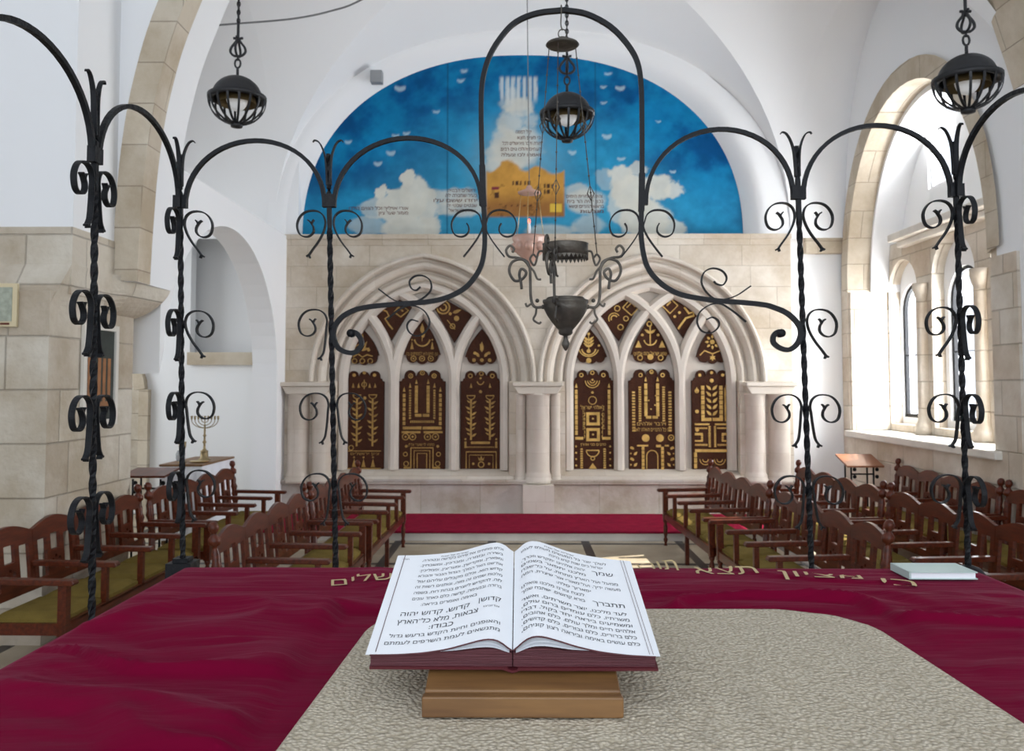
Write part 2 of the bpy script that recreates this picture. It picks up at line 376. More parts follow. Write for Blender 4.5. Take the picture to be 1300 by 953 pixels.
# field behind the tracery
S(MB().box(xl+.05, xr-.05, YW+.30, YW+.36, ZSILL-.1, Z0W-.3).build('wall_far_field', M['trac']))
prof = [(1.37,.30),(1.37,.235),(1.385,.20),(1.41,.18),(1.435,.20),(1.45,.235),(1.48,.235),(1.48,.18),(1.50,.135),(1.53,.11),(1.56,.115),(1.585,.15),(1.60,.18),(1.625,.18),(1.63,.12),(1.65,.07),(1.685,.035),(1.72,.03),(1.75,.06),(1.76,.09),(1.785,.08),(1.79,.01),(1.80,-.045),(1.825,-.055),(1.85,-.035),(1.86,.0)]
for k, cx in enumerate(BAY):
    m = MB(); n = 22
    rings = [arc_pts(cx, r, n) for r, _ in prof]
    m.add([(rings[j][i][0], YW+prof[j][1], rings[j][i][1]) for i in range(2*n+1) for j in range(len(prof))],
          [(i*len(prof)+j, i*len(prof)+j+1, (i+1)*len(prof)+j+1, (i+1)*len(prof)+j) for i in range(2*n) for j in range(len(prof)-1)])
    # the inner rolls run on down to the sill
    ip = prof[:9]
    for sgn in (-1, 1):
        vv = [(cx+sgn*(r-DC), YW+y, z) for z in (ZSILL, ZS) for r, y in ip]+[(cx+sgn*1.32, YW, z) for z in (ZSILL, ZS)]
        q = len(ip); m.add(vv, [(j, j+1, q+j+1, q+j) for j in range(q-1)])
    # label: sloping sill
    m.prism([(YW-.05, ZSILL-.02), (YW-.05, ZSILL+.03), (YW+.30, ZSILL+.12), (YW+.30, ZSILL-.02)], cx-1.3, cx+1.3, 'YZ')
    S(m.build('trim_arch', M['smooth']))
    # intersecting tracery ribs
    ribn = [0]; t = MB(); R = 1.43; zb = ZSILL+.1
    mul = [at((497, 788)[k], 484, YW).x, at((575, 867)[k], 484, YW).x]
    def rib(pts):
        ribn[0] += 1; dy = -.0025*ribn[0]
        hw = [(-.080,.30),(-.076,.225),(-.030,.14),(.030,.14),(.076,.225),(.080,.30)]
        P = [Vector((x, 0, z)) for x, z in pts]; vv = []
        for i, p in enumerate(P):
            tg = (P[min(i+1, len(P)-1)]-P[max(i-1, 0)]).normalized(); q = Vector((tg.z, 0, -tg.x))
            for a, y in hw: vv.append(p+q*a+Vector((0, YW+y+dy, 0)))
        t.add(vv, [(i*6+j, i*6+j+1, i*6+j+7, i*6+j+6) for i in range(len(P)-1) for j in range(5)]+[tuple(range(6)), tuple((len(P)-1)*6+k for k in range(6))])
    def arc(xc, a0, a1, n=16): return [(xc+R*math.cos(a0+(a1-a0)*i/n), ZS+R*math.sin(a0+(a1-a0)*i/n)) for i in range(n+1)]
    xL, xR = cx-(R-DC), cx+(R-DC)
    def meet(c1, c2): mx = (c1+c2)/2; return mx
    for xm in mul:
        rib([(xm, zb), (xm, ZS+.16)])
        # right-going arc, centre xm+R, ends on the main right arc (centre cx-DC)
        c = xm+R; mx = (c+cx-DC)/2; rib(arc(c, PI, math.acos((mx-c)/R)))
        c = xm-R; mx = (c+cx+DC)/2; rib(arc(c, 0, math.acos((mx-c)/R)))
    rib([(xL+.02, zb), (xL+.02, ZS)]); rib([(xR-.02, zb), (xR-.02, ZS)])
    rib([(x, z) for x, z in arc_pts(cx, R-.02, 22)])
    S(t.build('trim_tracery', M['trac']))
# plinth course and column pedestal
zl = at(683, 609, YW).z
m = MB().box(xl, xr, YW-.10, YW+.02, .09, zl-.05)
m.box(xl, xr, YW-.14, YW+.02, zl-.05, zl+.01)
S(m.build('baseboard_far', M['ped'], bevel=.012))
def shaft(px0, px1, name, ped=False):
    x0, x1 = at(px0, 540, YW).x, at(px1, 540, YW).x; r = (x1-x0)/2; c = (x0+x1)/2
    zc = at(683, 499, YW).z; zb = at(683, 612, YW).z
    m = MB().lathe([(r*1.25, zb), (r*1.25, zb+.05), (r*1.12, zb+.07), (r*1.16, zb+.10), (r*1.02, zb+.14), (r, zb+.17), (r, zc-.04), (r*1.1, zc-.03), (r*1.1, zc)], (c, YW-.02, 0), 28)
    if ped: m.box(c-.215, c+.215, YW-.30, YW+.02, .09, zb-.01)
    return S(m.build(name, M['smooth']))
shaft(668, 698, 'column_center', True)
shaft(655, 667, 'column_flank'); shaft(699, 711, 'column_flank')
shaft(366, 393, 'column_left'); shaft(397, 421, 'column_left')
shaft(946, 971, 'column_right'); shaft(975, 1002, 'column_right')
for a, b in ((651, 714), (361, 425), (942, 1006)):
    x0, x1 = at(a, 490, YW).x, at(b, 490, YW).x; zt, zb = at(683, 485, YW).z, at(683, 500, YW).z; h = zt-zb
    m = MB().box(x0, x1, YW-.24, YW+.05, zt-h*.35, zt)
    m.prism([(x0+.08, zb), (x1-.08, zb), (x1-.01, zt-h*.35), (x0+.01, zt-h*.35)], YW-.20, YW+.05)
    S(m.build('column_capital', M['smooth'], bevel=.012))

# plaster end wall above the ark wall and to the right of it (with the hole of the lunette)
PB = at(663, 300, 12.35)
def sup(a, h, cx, cz, n=64, p=2.25):
    out = []
    for i in range(n+1):
        t = PI-PI*i/n; u = math.cos(t); sg = 1 if u >= 0 else -1
        uu = abs(u)**(2/p)*sg; vv = math.sin(t)**(2/p) if math.sin(t) > 0 else 0
        out.append((cx+a*uu, cz+h*vv))
    return out
PA, PH = 3.205, 2.70
outl = sup(PA+.22, PH+.23, PB.x, Z0W)
S(MB().box(-3.6, 3.7, 12.42, 12.5, 3.9, 7.2).build('wall_far_backing', M['plaster']))
vs, fs = plate([(-3.9, Z0W-.02), (5.4, Z0W-.02), (5.4, 9.6), (-3.9, 9.6)], [[(x, max(z, Z0W-.01)) for x, z in outl]], 12.16, 12.5)
S(MB().add(vs, fs).build('wall_far_upper', M['plaster']))
S(MB().box(xr-.02, 4.9, 12.28, 12.6, 0, Z0W).build('wall_far_right', M['plaster']))
S(MB().box(X_(1025, 12.2), 4.66, 12.18, 12.5, Z_(322, 12.2), Z_(291, 12.2)).build('trim_corbel', M['vouss'], bevel=.02))
# rounded cove round the painting
m = MB(); a, b = sup(PA, PH, PB.x, Z0W, 72), sup(PA+.48, PH+.46, PB.x, Z0W, 72); nn = 8; vv = []
for i in range(73):
    for j in range(nn+1):
        s = j/nn; k = math.sin(s*PI/2); y = 12.40-.27*math.sin(min(1, s/.62)*PI*.5)
        vv.append((a[i][0]+(b[i][0]-a[i][0])*s, y, a[i][1]+(b[i][1]-a[i][1])*s))
m.add(vv, [(i*(nn+1)+j, i*(nn+1)+j+1, (i+1)*(nn+1)+j+1, (i+1)*(nn+1)+j) for i in range(72) for j in range(nn)], True)
S(m.build('trim_cove', M['plaster']))

# groined vault over the bay in front of the ark wall
VX, VA, VY, VB, VZ, VH, VD = .17, 3.72, 10.0, 2.15, 4.0, 3.05, .65; WARP = .95
def g(u, p=2.25): return max(0, 1-abs(u)**p)**(1/p)
m = MB(); n = 40; q = 14
def us(i): return math.sin((i/n*2-1)*PI/2)
for (ax, sg) in (('far', 1), ('near', -1), ('right', 1), ('left', -1)):
    vv = []
    for j in range(q+1):
        for i in range(n+1):
            u = us(i); v = abs(u)+(1-abs(u))*j/q; z = VZ+VH*g(u)+VD*(1-v)*g(u)
            pa, pb = (u, sg*v) if ax in ('far', 'near') else (sg*v, u)
            vv.append((VX+VA*pa+(pa*WARP*(1-pb)/2 if pa > 0 else 0), VY+VB*pb, z))
    m.add(vv, [(j*(n+1)+i, j*(n+1)+i+1, (j+1)*(n+1)+i+1, (j+1)*(n+1)+i) for j in range(q) for i in range(n)], True)
for x0, x1 in ((VX+VA, 5.0), (VX-VA, -6.2)):
    vv = [(x if x == x1 or x < 0 else x+WARP*(1-us(i))/2, VY+VB*us(i), VZ+VH*g(us(i))) for x in (x0, x1) for i in range(n+1)]
    m.add(vv, [(i, i+1, n+2+i, n+1+i) for i in range(n)], True)
S(m.build('ceiling_vault', M['plaster'], fix=False))
S(MB().box(-9, 8, -6, 13, 9.6, 9.8).build('ceiling', M['plaster']))
S(MB().box(-6.4, -6.0, 7.9, 12.6, 4.0, 9.6).build('wall_left_upper', M['plaster']))

# transverse arch with its wall, springing from the stone piers
intr = [(-3.28, 2.78), (-3.26, 3.3), (-3.22, 3.9), (-3.13, 4.49), (-2.94, 5.15), (-2.5, 6.1), (-1.5, 7.4), (.6, 8.6), (2.6, 7.9), (3.7, 6.8), (4.33, 5.75), (4.55, 5.15), (4.72, 4.5), (4.80, 3.8), (4.85, 3.2), (4.87, 2.6)]
IN = [(p.x, p.y) for p in catmull([(x, z, 0) for x, z in intr], 6)]
outline = [(-3.47, 2.78)]+IN+[(4.87, 0), (8, 0), (8, 9.6), (-8, 9.6), (-8, 3.0), (-3.47, 3.0)]
vs, fs = plate(outline, [], 7.22, 7.94)
S(MB().add(vs, fs).build('wall_transverse', M['plaster']))
m = MB(); vv = []
for i, (x, z) in enumerate(IN):
    a = Vector(IN[max(0, i-1)]); b = Vector(IN[min(len(IN)-1, i+1)]); t = (b-a).normalized(); nn_ = Vector((-t.y, t.x))
    o_ = Vector((x, z))+nn_*.21; i_ = Vector((x, z))-nn_*.012
    vv += [(i_.x, 7.96 if x > 0 else 7.45, i_.y), (i_.x, 7.19, i_.y), (o_.x, 7.19, o_.y), (o_.x, 7.3, o_.y)]
m.add(vv, [(4*i+j, 4*i+j+1, 4*i+j+5, 4*i+j+4) for i in range(len(IN)-1) for j in range(3)])
S(m.build('trim_voussoirs', M['vouss']))
# left pier: coursed stone below, plaster above, rounded impost moulding
S(MB().box(-8, -3.5, 6.28, 7.66, 0, 2.6).box(-8, -3.46, 6.50, 7.92, 2.6, 3.12).build('wall_left_pier', M['pier']))
S(MB().box(-8, -3.47, 6.52, 7.3, 3.0, 9.6).build('wall_left_pier_upper', M['plaster']))
m = MB(); nz = 9; vv = []
for (x, y, fx, fy, bx, by) in ((-8, 6.28, 0, .22, 0, 0), (-3.5, 6.28, .04, .22, 0, 0), (-3.5, 7.12, .04, 0, .02, 0), (-3.5, 7.3, 0, 0, .16, 0), (-3.5, 7.70, 0, 0, .22, .24), (-3.9, 7.70, 0, 0, 0, .24)):
    for k in range(nz+1):
        t = k/nz; bl = math.sin(t*PI/2)**.8; vv.append((x+fx*t+bx*bl, y+fy*t+by*bl, 2.50+.33*t))
m.add(vv, [(i*(nz+1)+j, i*(nz+1)+j+1, (i+1)*(nz+1)+j+1, (i+1)*(nz+1)+j) for i in range(5) for j in range(nz)], False)
m.add([vv[i*(nz+1)+nz] for i in range(6)]+[(-8, 7.9, 2.83)], [(0, 1, 2, 3, 4, 5, 6)])
S(m.build('trim_impost', M['pier']))
# nave walls behind the viewer's shoulders
S(MB().box(-5.6, -5.3, -6, 6.3, 0, 9.6).build('wall_left_near', M['plaster']))
S(MB().box(4.9, 5.2, -6, 7.3, 0, 9.6).build('wall_right_near', M['plaster']))

# left side wall with its wide arch into the aisle
op = [(7.97+3.78*(1-math.cos(PI*i/28))/2, 2.0+1.72*math.sin(PI*i/28)) for i in range(29)]
outline = [(7.9, 2.0)]+op[1:-1]+[(11.75, 2.0), (11.75, 0), (12.15, 0), (12.15, Z0W), (7.9, Z0W)]
vs, fs = plate(outline, [], -3.70, -3.36, 'YZ')
S(MB().add(vs, fs).build('wall_left', M['plaster']))
# aisle: end wall with a deep lunette above a string course, arched doorway; outer wall
dx0, dx1, dz = X_(181, 12.6), X_(181, 12.6)-.0, Z_(447, 12.6)
xd = X_(181, 12.6); wd = .55
door = [(xd-2*wd, 0), (xd-2*wd, dz-wd)]+[(xd-wd-wd*math.cos(PI*i/14), dz-wd+wd*math.sin(PI*i/14)) for i in range(1, 14)]+[(xd, dz-wd), (xd, 0)]
vs, fs = plate([(-8, -.1), (-3.3, -.1), (-3.3, Z_(463, 12.6)), (-8, Z_(463, 12.6))], [], 12.6, 12.9)
door2 = [(x, max(z, .02)) for x, z in door]
XN = X_(240, 12.6); ZN_ = Z_(455, 12.6)
vs, fs = plate([(-8, -.1), (-3.3, -.1), (-3.3, ZN_), (XN, ZN_), (XN, 4.9), (-8, 4.9)], [door2], 12.6, 12.8)
S(MB().add(vs, fs).build('wall_aisle_end', M['plaster']))
S(MB().box(-8, -3.3, 13.0, 13.2, 0, 9.6).build('wall_aisle_back', M['plaster']))
S(MB().box(XN, -3.37, 12.5, 12.7, Z_(463, 12.55), Z_(447, 12.55)).build('trim_string_course', M['vouss']))
m = MB(); m.sweep([(x, 12.56, z) for x, z in door2[0:1]+door2[1:]][1:-1], .14, .16, (0, 1, 0))
m.box(xd-.01, xd+.13, 12.5, 12.62, 0, dz-wd)
S(m.build('trim_doorway', M['vouss']))
S(MB().box(xd-2*wd-.5, xd+.4, 12.9, 12.98, 0, 4).build('wall_passage', M['pier']))
S(MB().box(-3.40, -3.2, 12.16, 13.4, 0, 9.6).build('wall_aisle_corner', M['plaster']))
S(MB().box(-8.2, -8, 7.9, 13.4, 0, 9.6).build('wall_aisle_outer', M['plaster']))

# right wall with deep pointed window recess
RX = 4.67; YC = 10.22
def oval(hw, zt, zs, n=30, p=2.1): return [(YC-hw*math.copysign(abs(math.cos(PI*i/n))**(2/p), math.cos(PI*i/n)), zs+(zt-zs)*math.sin(PI*i/n)**(2/p)) for i in range(n+1)]
ZSL = 1.26
ring_o = oval(2.02, 5.78, 3.25); ring_i = oval(1.80, 5.52, 3.2)
outer_hole = [(YC-2.0, 2.7)]+oval(2.0, 5.76, 3.25)+[(YC+2.0, 2.7)]
lower_hole = [(YC-1.82, ZSL-.02), (YC-1.82, 3.2)]+oval(1.82, 5.54, 3.2)[1:-1]+[(YC+1.82, 3.2), (YC+1.82, ZSL-.02)]
vs, fs = plate([(7.2, 0), (12.5, 0), (12.5, 9.6), (7.2, 9.6)], [[(YC-1.9, ZSL-.06), (YC-1.9, 3.2)]+oval(1.9, 5.64, 3.2)[1:-1]+[(YC+1.9, 3.2), (YC+1.9, ZSL-.06)]], RX, RX+.28, 'YZ')
S(MB().add(vs, fs).build('wall_right', M['plaster']))
# stone facing of the right wall below 3.2 m
m = MB().box(RX-.03, RX+.05, 7.94, YC-1.83, 0, 3.15).box(RX-.03, RX+.05, YC-1.83, YC+1.83, 0, ZSL-.08).box(RX-.03, RX+.05, YC+1.83, 12.28, 0, 3.3)
m.box(RX+.0, 5.34, YC+1.80, YC+1.9, ZSL-.1, 3.25).box(RX+.0, 5.34, YC-1.9, YC-1.80, ZSL-.1, 3.25)
S(m.build('wall_right_stone', M['right']))
def ringmesh(R1, R2, x0, x1, mb):
    n = len(R1); vv = [(x0, y, z) for y, z in R1]+[(x0, y, z) for y, z in R2]+[(x1, y, z) for y, z in R2]
    return mb.add(vv, [(i+k*n, i+1+k*n, i+1+(k+1)*n, i+(k+1)*n) for k in (0, 1) for i in range(n-1)])
S(ringmesh(ring_o, ring_i, RX-.04, RX+.28, MB()).build('trim_window_arch', M['vouss']))
ro = oval(1.8, 5.52, 3.2); ri = oval(1.76, 5.45, 3.2)
S(ringmesh(ro, ri, RX+.28, 5.38, MB()).build('trim_recess_vault', M['plaster']))
S(MB().box(RX-.10, 5.25, YC-1.95, YC+1.86, ZSL-.09, ZSL).build('windowsill', M['marble'], bevel=.015))
# window wall: stone arcade inside, plaster outside
WX = 5.2
def arch(y0, y1, zb, zt):
    r = (y1-y0)/2; c = (y0+y1)/2; h = min(r, (zt-zb)*.5)
    return [(y0, zb), (y0, zt-h)]+[(c-r*math.cos(PI*i/16), zt-h+h*math.sin(PI*i/16)) for i in range(1, 16)]+[(y1, zt-h), (y1, zb)]
wins = [(11.25, 11.98, 1.45, 3.28), (9.85, 10.65, 1.45, 3.34), (8.5, 9.3, 1.45, 3.34)]
nich = [(11.14, 12.0, 1.36, 3.60), (9.72, 10.75, 1.36, 3.72), (8.4, 9.4, 1.36, 3.72)]
vs, fs = plate([(YC-1.9, ZSL-.2), (YC+1.9, ZSL-.2), (YC+1.9, 3.85), (YC-1.9, 3.85)], [arch(*a) for a in nich], WX, WX+.16, 'YZ')
m = MB().add(vs, fs)
for y in (10.95, 9.56):
    m.lathe([(.12, 1.26), (.12, 1.38), (.085, 1.44), (.08, 3.0), (.10, 3.05), (.12, 3.14), (.12, 3.2)], (WX-.02, y, 0), 16)
S(m.build('wall_right_arcade', M['right']))
up = [[(10.36, 4.45), (11.1, 4.45), (11.1, 5.5), (10.36, 5.5)], [(8.9, 4.45), (9.6, 4.45), (9.6, 5.5), (8.9, 5.5)]]
vs, fs = plate([(YC-2.1, .6), (YC+2.1, .6), (YC+2.1, 6.2), (YC-2.1, 6.2)], [arch(*a) for a in wins]+up, WX+.16, WX+.34, 'YZ')
S(MB().add(vs, fs).build('wall_right_outer', M['plaster']))
S(MB().box(4.98, WX+.16, YC-1.8, 11.5, 3.82, 3.92).box(5.08, WX+.1, YC-1.8, 11.45, 3.74, 3.82).build('trim_ledge', M['marble'], bevel=.015))
for i, a in enumerate(wins):
    wroot = thing('window_%d' % (i+1), 'x', 'window', (0,0,0)); del wroot['label']; del wroot['category']; wroot['kind'] = 'structure'
    m = MB(); pts = arch(a[0]+.02, a[1]-.02, a[2]+.02, a[3]-.02); P3 = [(WX+.22, y, z) for y, z in pts]
    m.sweep(P3, .05, .05, (1, 0, 0)); m.box(WX+.19, WX+.25, a[0], a[1], a[2], a[2]+.05)
    m.box(WX+.205, WX+.235, a[0], a[1], 2.30, 2.312)
    m.build('window_frame', M['black'], wroot)
    MB().box(WX+.24, WX+.246, a[0], a[1], a[2], a[3]-.3).build('pane', M['glass'], wroot)
for i, a in enumerate(up):
    wroot = thing('window_%d' % (i+4), 'x', 'window'); del wroot['label']; del wroot['category']; wroot['kind'] = 'structure'
    (y0, z0), (y1, z1) = a[0], a[2]; m = MB()
    m.box(WX+.2, WX+.24, y0, y0+.04, z0, z1).box(WX+.2, WX+.24, y1-.04, y1, z0, z1).box(WX+.2, WX+.24, y0+.04, y1-.04, z0, z0+.04).box(WX+.2, WX+.24, y0+.04, y1-.04, z1-.04, z1)
    m.build('window_frame', M['plaster'], wroot)
    MB().box(WX+.215, WX+.22, y0, y1, z0, z1).build('pane', M['glass'], wroot)

# ------------------------------------------------------------------ painting in the lunette
def vnoise(x, y, seed, octv=5):
    rng = np.random.RandomState(seed); out = 0; amp = 1; tot = 0
    for o in range(octv):
        T = rng.rand(64, 64); xi = np.floor(x).astype(int); yi = np.floor(y).astype(int); fx = x-xi; fy = y-yi
        fx = fx*fx*(3-2*fx); fy = fy*fy*(3-2*fy); a = T[yi % 64, xi % 64]; b = T[yi % 64, (xi+1) % 64]; c = T[(yi+1) % 64, xi % 64]; d = T[(yi+1) % 64, (xi+1) % 64]
        out = out+amp*((a*(1-fx)+b*fx)*(1-fy)+(c*(1-fx)+d*fx)*fy); tot += amp; amp *= .55; x = x*2+3.1; y = y*2+1.7
    return out/tot
def sm(e0, e1, v): t = np.clip((v-e0)/(e1-e0), 0, 1); return t*t*(3-2*t)
def paint(px, py):
    n1 = vnoise(px/60+3, py/45+2, 1); n2 = vnoise(px/22, py/22, 2); n3 = vnoise(px/9, py/9, 3)
    def C(r, g_, b): return np.array([r, g_, b])[None, :]
    dark = C(.001, .065, .20); mid = C(.004, .18, .38); lite = C(.05, .34, .52)
    t = sm(.36, .66, n1*.7+n2*.3)[:, None]; col = dark*(1-t)+mid*t
    edge = np.clip(((px-663)/290)**2+((300-py)/250)**2, 0, 1.2); t = (sm(.75, .1, edge)*.55)[:, None]; col = col*(1-t)+lite*t
    low = sm(190, 290, py)[:, None]*.35; col = col*(1-low)+lite*low
    col = col*(.82+.4*n3[:, None])
    wob = (n2-.5)*26+(n3-.5)*18
    def blob(cx, cy, rx, ry, a, s=.35, c=(.62,.62,.55)):
        nonlocal col
        d = np.sqrt(((px-cx)/rx)**2+((py-cy)/ry)**2)+wob/max(rx, ry)*.6; al = (sm(1+s, 1-s, d)*a)[:, None]
        col = col*(1-al)+np.array(c)[None, :]*(.8+.35*n2[:, None])*al
    # pale light round the smoke column
    blob(655, 200, 55, 50, .35, .6, (.30,.50,.60))
    for cx, cy, rx, ry, a in ((655,190,30,20,.85),(640,175,16,16,.7),(668,172,20,16,.75),(652,152,18,16,.7),(672,148,12,12,.5),(640,208,24,12,.8),(662,135,14,14,.6),(650,118,9,16,.5),(628,192,12,9,.5)): blob(cx, cy, rx, ry, a, .3)
    # left cloud bank
    for b_ in ((517,224,9,9,1),(482,242,10,9,1),(525,247,18,26,.95),(505,262,30,22,.95),(540,262,14,20,.9),(480,262,24,14,.6),(520,290,35,18,.95),(465,285,24,12,.5),(548,288,12,12,.8)): blob(*b_, .12)
    # clouds under the lettering beside the city
    for b_ in ((575,248,26,11,.75),(590,262,26,12,.75),(560,262,14,7,.6),(745,255,26,15,.8),(735,240,16,8,.6),(748,285,22,12,.5),(700,292,30,8,.6)): blob(*b_, .25)
    # right cloud bank
    for b_ in ((790,222,16,18,.9),(812,212,14,9,.7),(805,245,26,26,.95),(835,236,22,18,.9),(858,240,13,12,.8),(820,275,32,24,.95),(850,290,20,12,.8),(785,262,14,22,.6),(770,225,12,14,.35)): blob(*b_, .14)
    # white many-branched lamp formed by the smoke
    for k in range(7):
        x = 637+k*7.2; top = 92+2*((k*3) % 3); al = (sm(3.1, 1.6, np.abs(px-x+wob*.1))*sm(top-3, top+3, py)*sm(130+6*(3-abs(k-3)), 116, py)*.75)[:, None]
        col = col*(1-al)+C(.62,.66,.64)*al
    blob(657, 128, 20, 9, .7, .3); 
    # city: ochre block with domes
    top = 214+5*np.sin(px/6.5)+5*(n2-.5)*3-8*sm(40, 0, np.abs(px-652))
    al = (sm(615, 618, px)*sm(718, 716, px)*sm(top-3, top+2, py)*sm(276, 273, py))[:, None]
    oc = C(.50,.26,.055)*(.55+.5*n2[:, None]+.5*n3[:, None]); oc = oc*(1-sm(238, 262, py)[:, None]*.6)+C(.16,.05,.03)*sm(238, 262, py)[:, None]*.6
    oc = oc*(1-((n3 > .62) & (py > 232))[:, None]*.35)
    col = col*(1-al)+oc*al
    def rect(x0, x1, y0, y1, c, a=1):
        nonlocal col
        al = ((px > x0) & (px < x1) & (py > y0) & (py < y1))[:, None]*a; col = col*(1-al)+np.array(c)[None, :]*al
    rect(698, 714, 257, 268, (.62,.42,.06)); rect(623, 634, 236, 239, (.2,.03,.05)); rect(627, 633, 243, 250, (.07,.03,.02))
    for k in range(5): rect(650+k*5, 653+k*5, 228, 233, (.06,.03,.02)); rect(640+k*8, 643+k*8, 258, 261, (.08,.03,.02))
    for x, y in ((690,234),(695,234),(700,234),(690,242),(695,242)): rect(x, x+3, y-3, y+3, (.06,.03,.02))
    # small white birds
    for x, y, r in ((552,136,7),(505,104,8),(500,167,5),(438,175,7),(493,189,7),(477,203,7),(513,164,5),(588,82,7),(583,95,6),(773,87,7),(768,104,6),(789,105,6),(768,125,6),(790,198,7),(772,168,6),(728,189,7),(856,215,4),(838,150,4)):
        d = np.sqrt((px-x)**2+((py-y)*1.2)**2)+wob*.22; al = (sm(r, r*.7, d)*sm(-1, 2, (py-y)+.25*np.abs(px-x))*.6)[:, None]; col = col*(1-al)+C(.5,.62,.66)*al
    for x in (567, 757): al = (sm(1.1, .3, np.abs(px-x))*.6)[:, None]; col = col*(1-al)+C(.01,.05,.1)*al
    return np.clip(col, 0, 1)
K = F/12.35
mural = MB(); NU, NV = 460, 130; us_ = np.linspace(0, 1, NU+1)
prof_a = [(math.cos(PI*(1-i/NU)),) for i in range(NU+1)]
vv = []; pxy = []
for j in range(NV+1):
    for i in range(NU+1):
        u = math.cos(PI*(1-i/NU)); x = (PA+.02)*u*1.0; zt = (PH+.02)*g(u)*j/NV
        vv.append((x, 0, zt)); pxy.append((663+x*K, 300-zt*K))
mural.add(vv, [(j*(NU+1)+i, j*(NU+1)+i+1, (j+1)*(NU+1)+i+1, (j+1)*(NU+1)+i) for j in range(NV) for i in range(NU)], True)
mroot = thing('mural_painting', 'arched mural of blue sky, clouds and an ochre city above the ark wall', 'painting', (PB.x, 12.36, Z0W+.02))
mm = bpy.data.materials.new('mural_paint'); mm.use_nodes = True; nt = mm.node_tree
ca = nt.nodes.new('ShaderNodeVertexColor'); ca.layer_name = 'paint'; nt.links.new(ca.outputs[0], nt.nodes['Principled BSDF'].inputs[0]); nt.nodes['Principled BSDF'].inputs['Roughness'].default_value = .7; nt.nodes['Principled BSDF'].inputs['Specular IOR Level'].default_value = .1
mo = mural.build('painted_canvas', mm, mroot, fix=False)
pxy = np.array(pxy); colr = paint(pxy[:, 0], pxy[:, 1])
at_ = mo.data.color_attributes.new('paint', 'FLOAT_COLOR', 'POINT'); at_.data.foreach_set('color', np.concatenate([colr, np.ones((len(colr), 1))], 1).ravel())
# painted lines of Hebrew writing
m = MB()
def mural_text(txt, px_r, py, hpx, wpx=None):
    v, f, w_ = glyphs(txt, hpx/.62/K); k = (wpx/K)/w_ if wpx else 1
    m.add([((px_r-663)/K+x*k, -.006, (300-py)/K+y) for x, y in v], f)
mural_text('אורי אויליך וכל הגוים הלכו', 517, 265, 4, 76); mural_text('מזמור שער ציון', 517, 271, 4, 38)
for k, (t, x, wd) in enumerate((('ירושלים הבנויה', 604, 36), ('כעיר שחברה לה', 605, 40), ('יחדו ששם עלו', 606, 56), ('שבטים שבטי יה', 605, 38), ('עדות לישראל', 603, 34))): mural_text(t, x, 242+k*6.5, 4, wd)
for k, (t, x, wd) in enumerate((('והיה באחרית הימים', 766, 46), ('נכון יהיה הר בית', 767, 46), ('בראש ההרים ונשא', 768, 45), ('מגבעות', 768, 30))): mural_text(t, x, 250+k*6.5, 4, wd)
for k, (t, x, wd) in enumerate((('קול דממה', 675, 20), ('כי מציון תצא', 687, 30), ('תורה ודבר מירושלים לכל', 688, 50), ('העמים והלכו גוים רבים', 688, 52), ('ואמרו לכו ונעלה', 687, 50))): mural_text(t, x, 166+k*(7.5 if k else 7), 4, wd)
m.build('painted_lettering', M['brown'], mroot, fix=False)

# ------------------------------------------------------------------ carved panels of the ark (relief in gilded wood)
YP = YW+.245                     # face of the panels
class Relief:
    """draws gilded relief pieces in pixels of the photograph's scale, x right / y down, on the panel plane"""
    def __init__(s, y): s.m = MB(); s.y = y; s.o = at(0, 0, y); s.k = (at(1000, 484, y).x-at(400, 484, y).x)/600; s.x0 = at(683, 484, y)
    def P(s, x, y): return (s.x0.x+(x-683)*s.k, s.x0.z-(y-484)*s.k)
    def poly(s, pts, d=.010): s.i = getattr(s, 'i', 0)+1; s.m.prism([s.P(*p) for p in pts], s.y-d-(s.i % 9)*.0007, s.y+.003); return s
    def bar(s, x0, y0, x1, y1): return s.poly([(x0, y0), (x1, y0), (x1, y1), (x0, y1)])
    def disc(s, x, y, r, n=10): return s.poly([(x+r*math.cos(2*PI*i/n), y+r*math.sin(2*PI*i/n)) for i in range(n)])
    def line(s, pts, w=.8):
        s.i = getattr(s, 'i', 0)+1; P3 = [(s.P(*p)[0], s.y-.004-(s.i % 9)*.0007, s.P(*p)[1]) for p in pts]; s.m.sweep(P3, .012, w*s.k, (0, 1, 0)); return s
    def ring(s, x, y, r, w=.9, a0=0, a1=360, n=14):
        return s.line([(x+r*math.cos(math.radians(a0+(a1-a0)*i/n)), y+r*math.sin(math.radians(a0+(a1-a0)*i/n))) for i in range(n+1)], w)
    def leaf(s, x, y, a, l, w=1.5):
        ca, sa = math.cos(math.radians(a)), -math.sin(math.radians(a)); q = []
        for t, v in ((0,0),(.25,1),(.55,1),(1,0),(.55,-1),(.25,-1)): q.append((x+ca*l*t-sa*w*v, y+sa*l*t+ca*w*v))
        return s.poly(q)
    def text(s, t, xr, y, h, w=None, rot=0):
        v, f, wd = glyphs(t, h/.62*s.k); k = (w*s.k)/wd if w else 1; X, Z = s.P(xr, y); c, n = math.cos(rot), math.sin(rot)
        vv = [(X+x*k*c-z*n, s.y-.009, Z+x*k*n+z*c) for x, z in v]; s.m.add(vv, f); return s
    def ticks(s, x0, y0, x1, y1, n, w=1.6, h=2.2):
        for i in range(n):
            t = (i+.5)/n; x = x0+(x1-x0)*t; y = y0+(y1-y0)*t
            if abs(x1-x0) > abs(y1-y0): s.bar(x-w/2*.8, y-h/2, x+w/2*.8, y+h/2)
            else: s.bar(x-h/2, y-w/2, x+h/2, y+w/2)
        return s
    def flame(s, x, y): return s.poly([(x-1.6, y), (x+1.6, y), (x+.8, y-3), (x, y-6), (x-.8, y-3)])
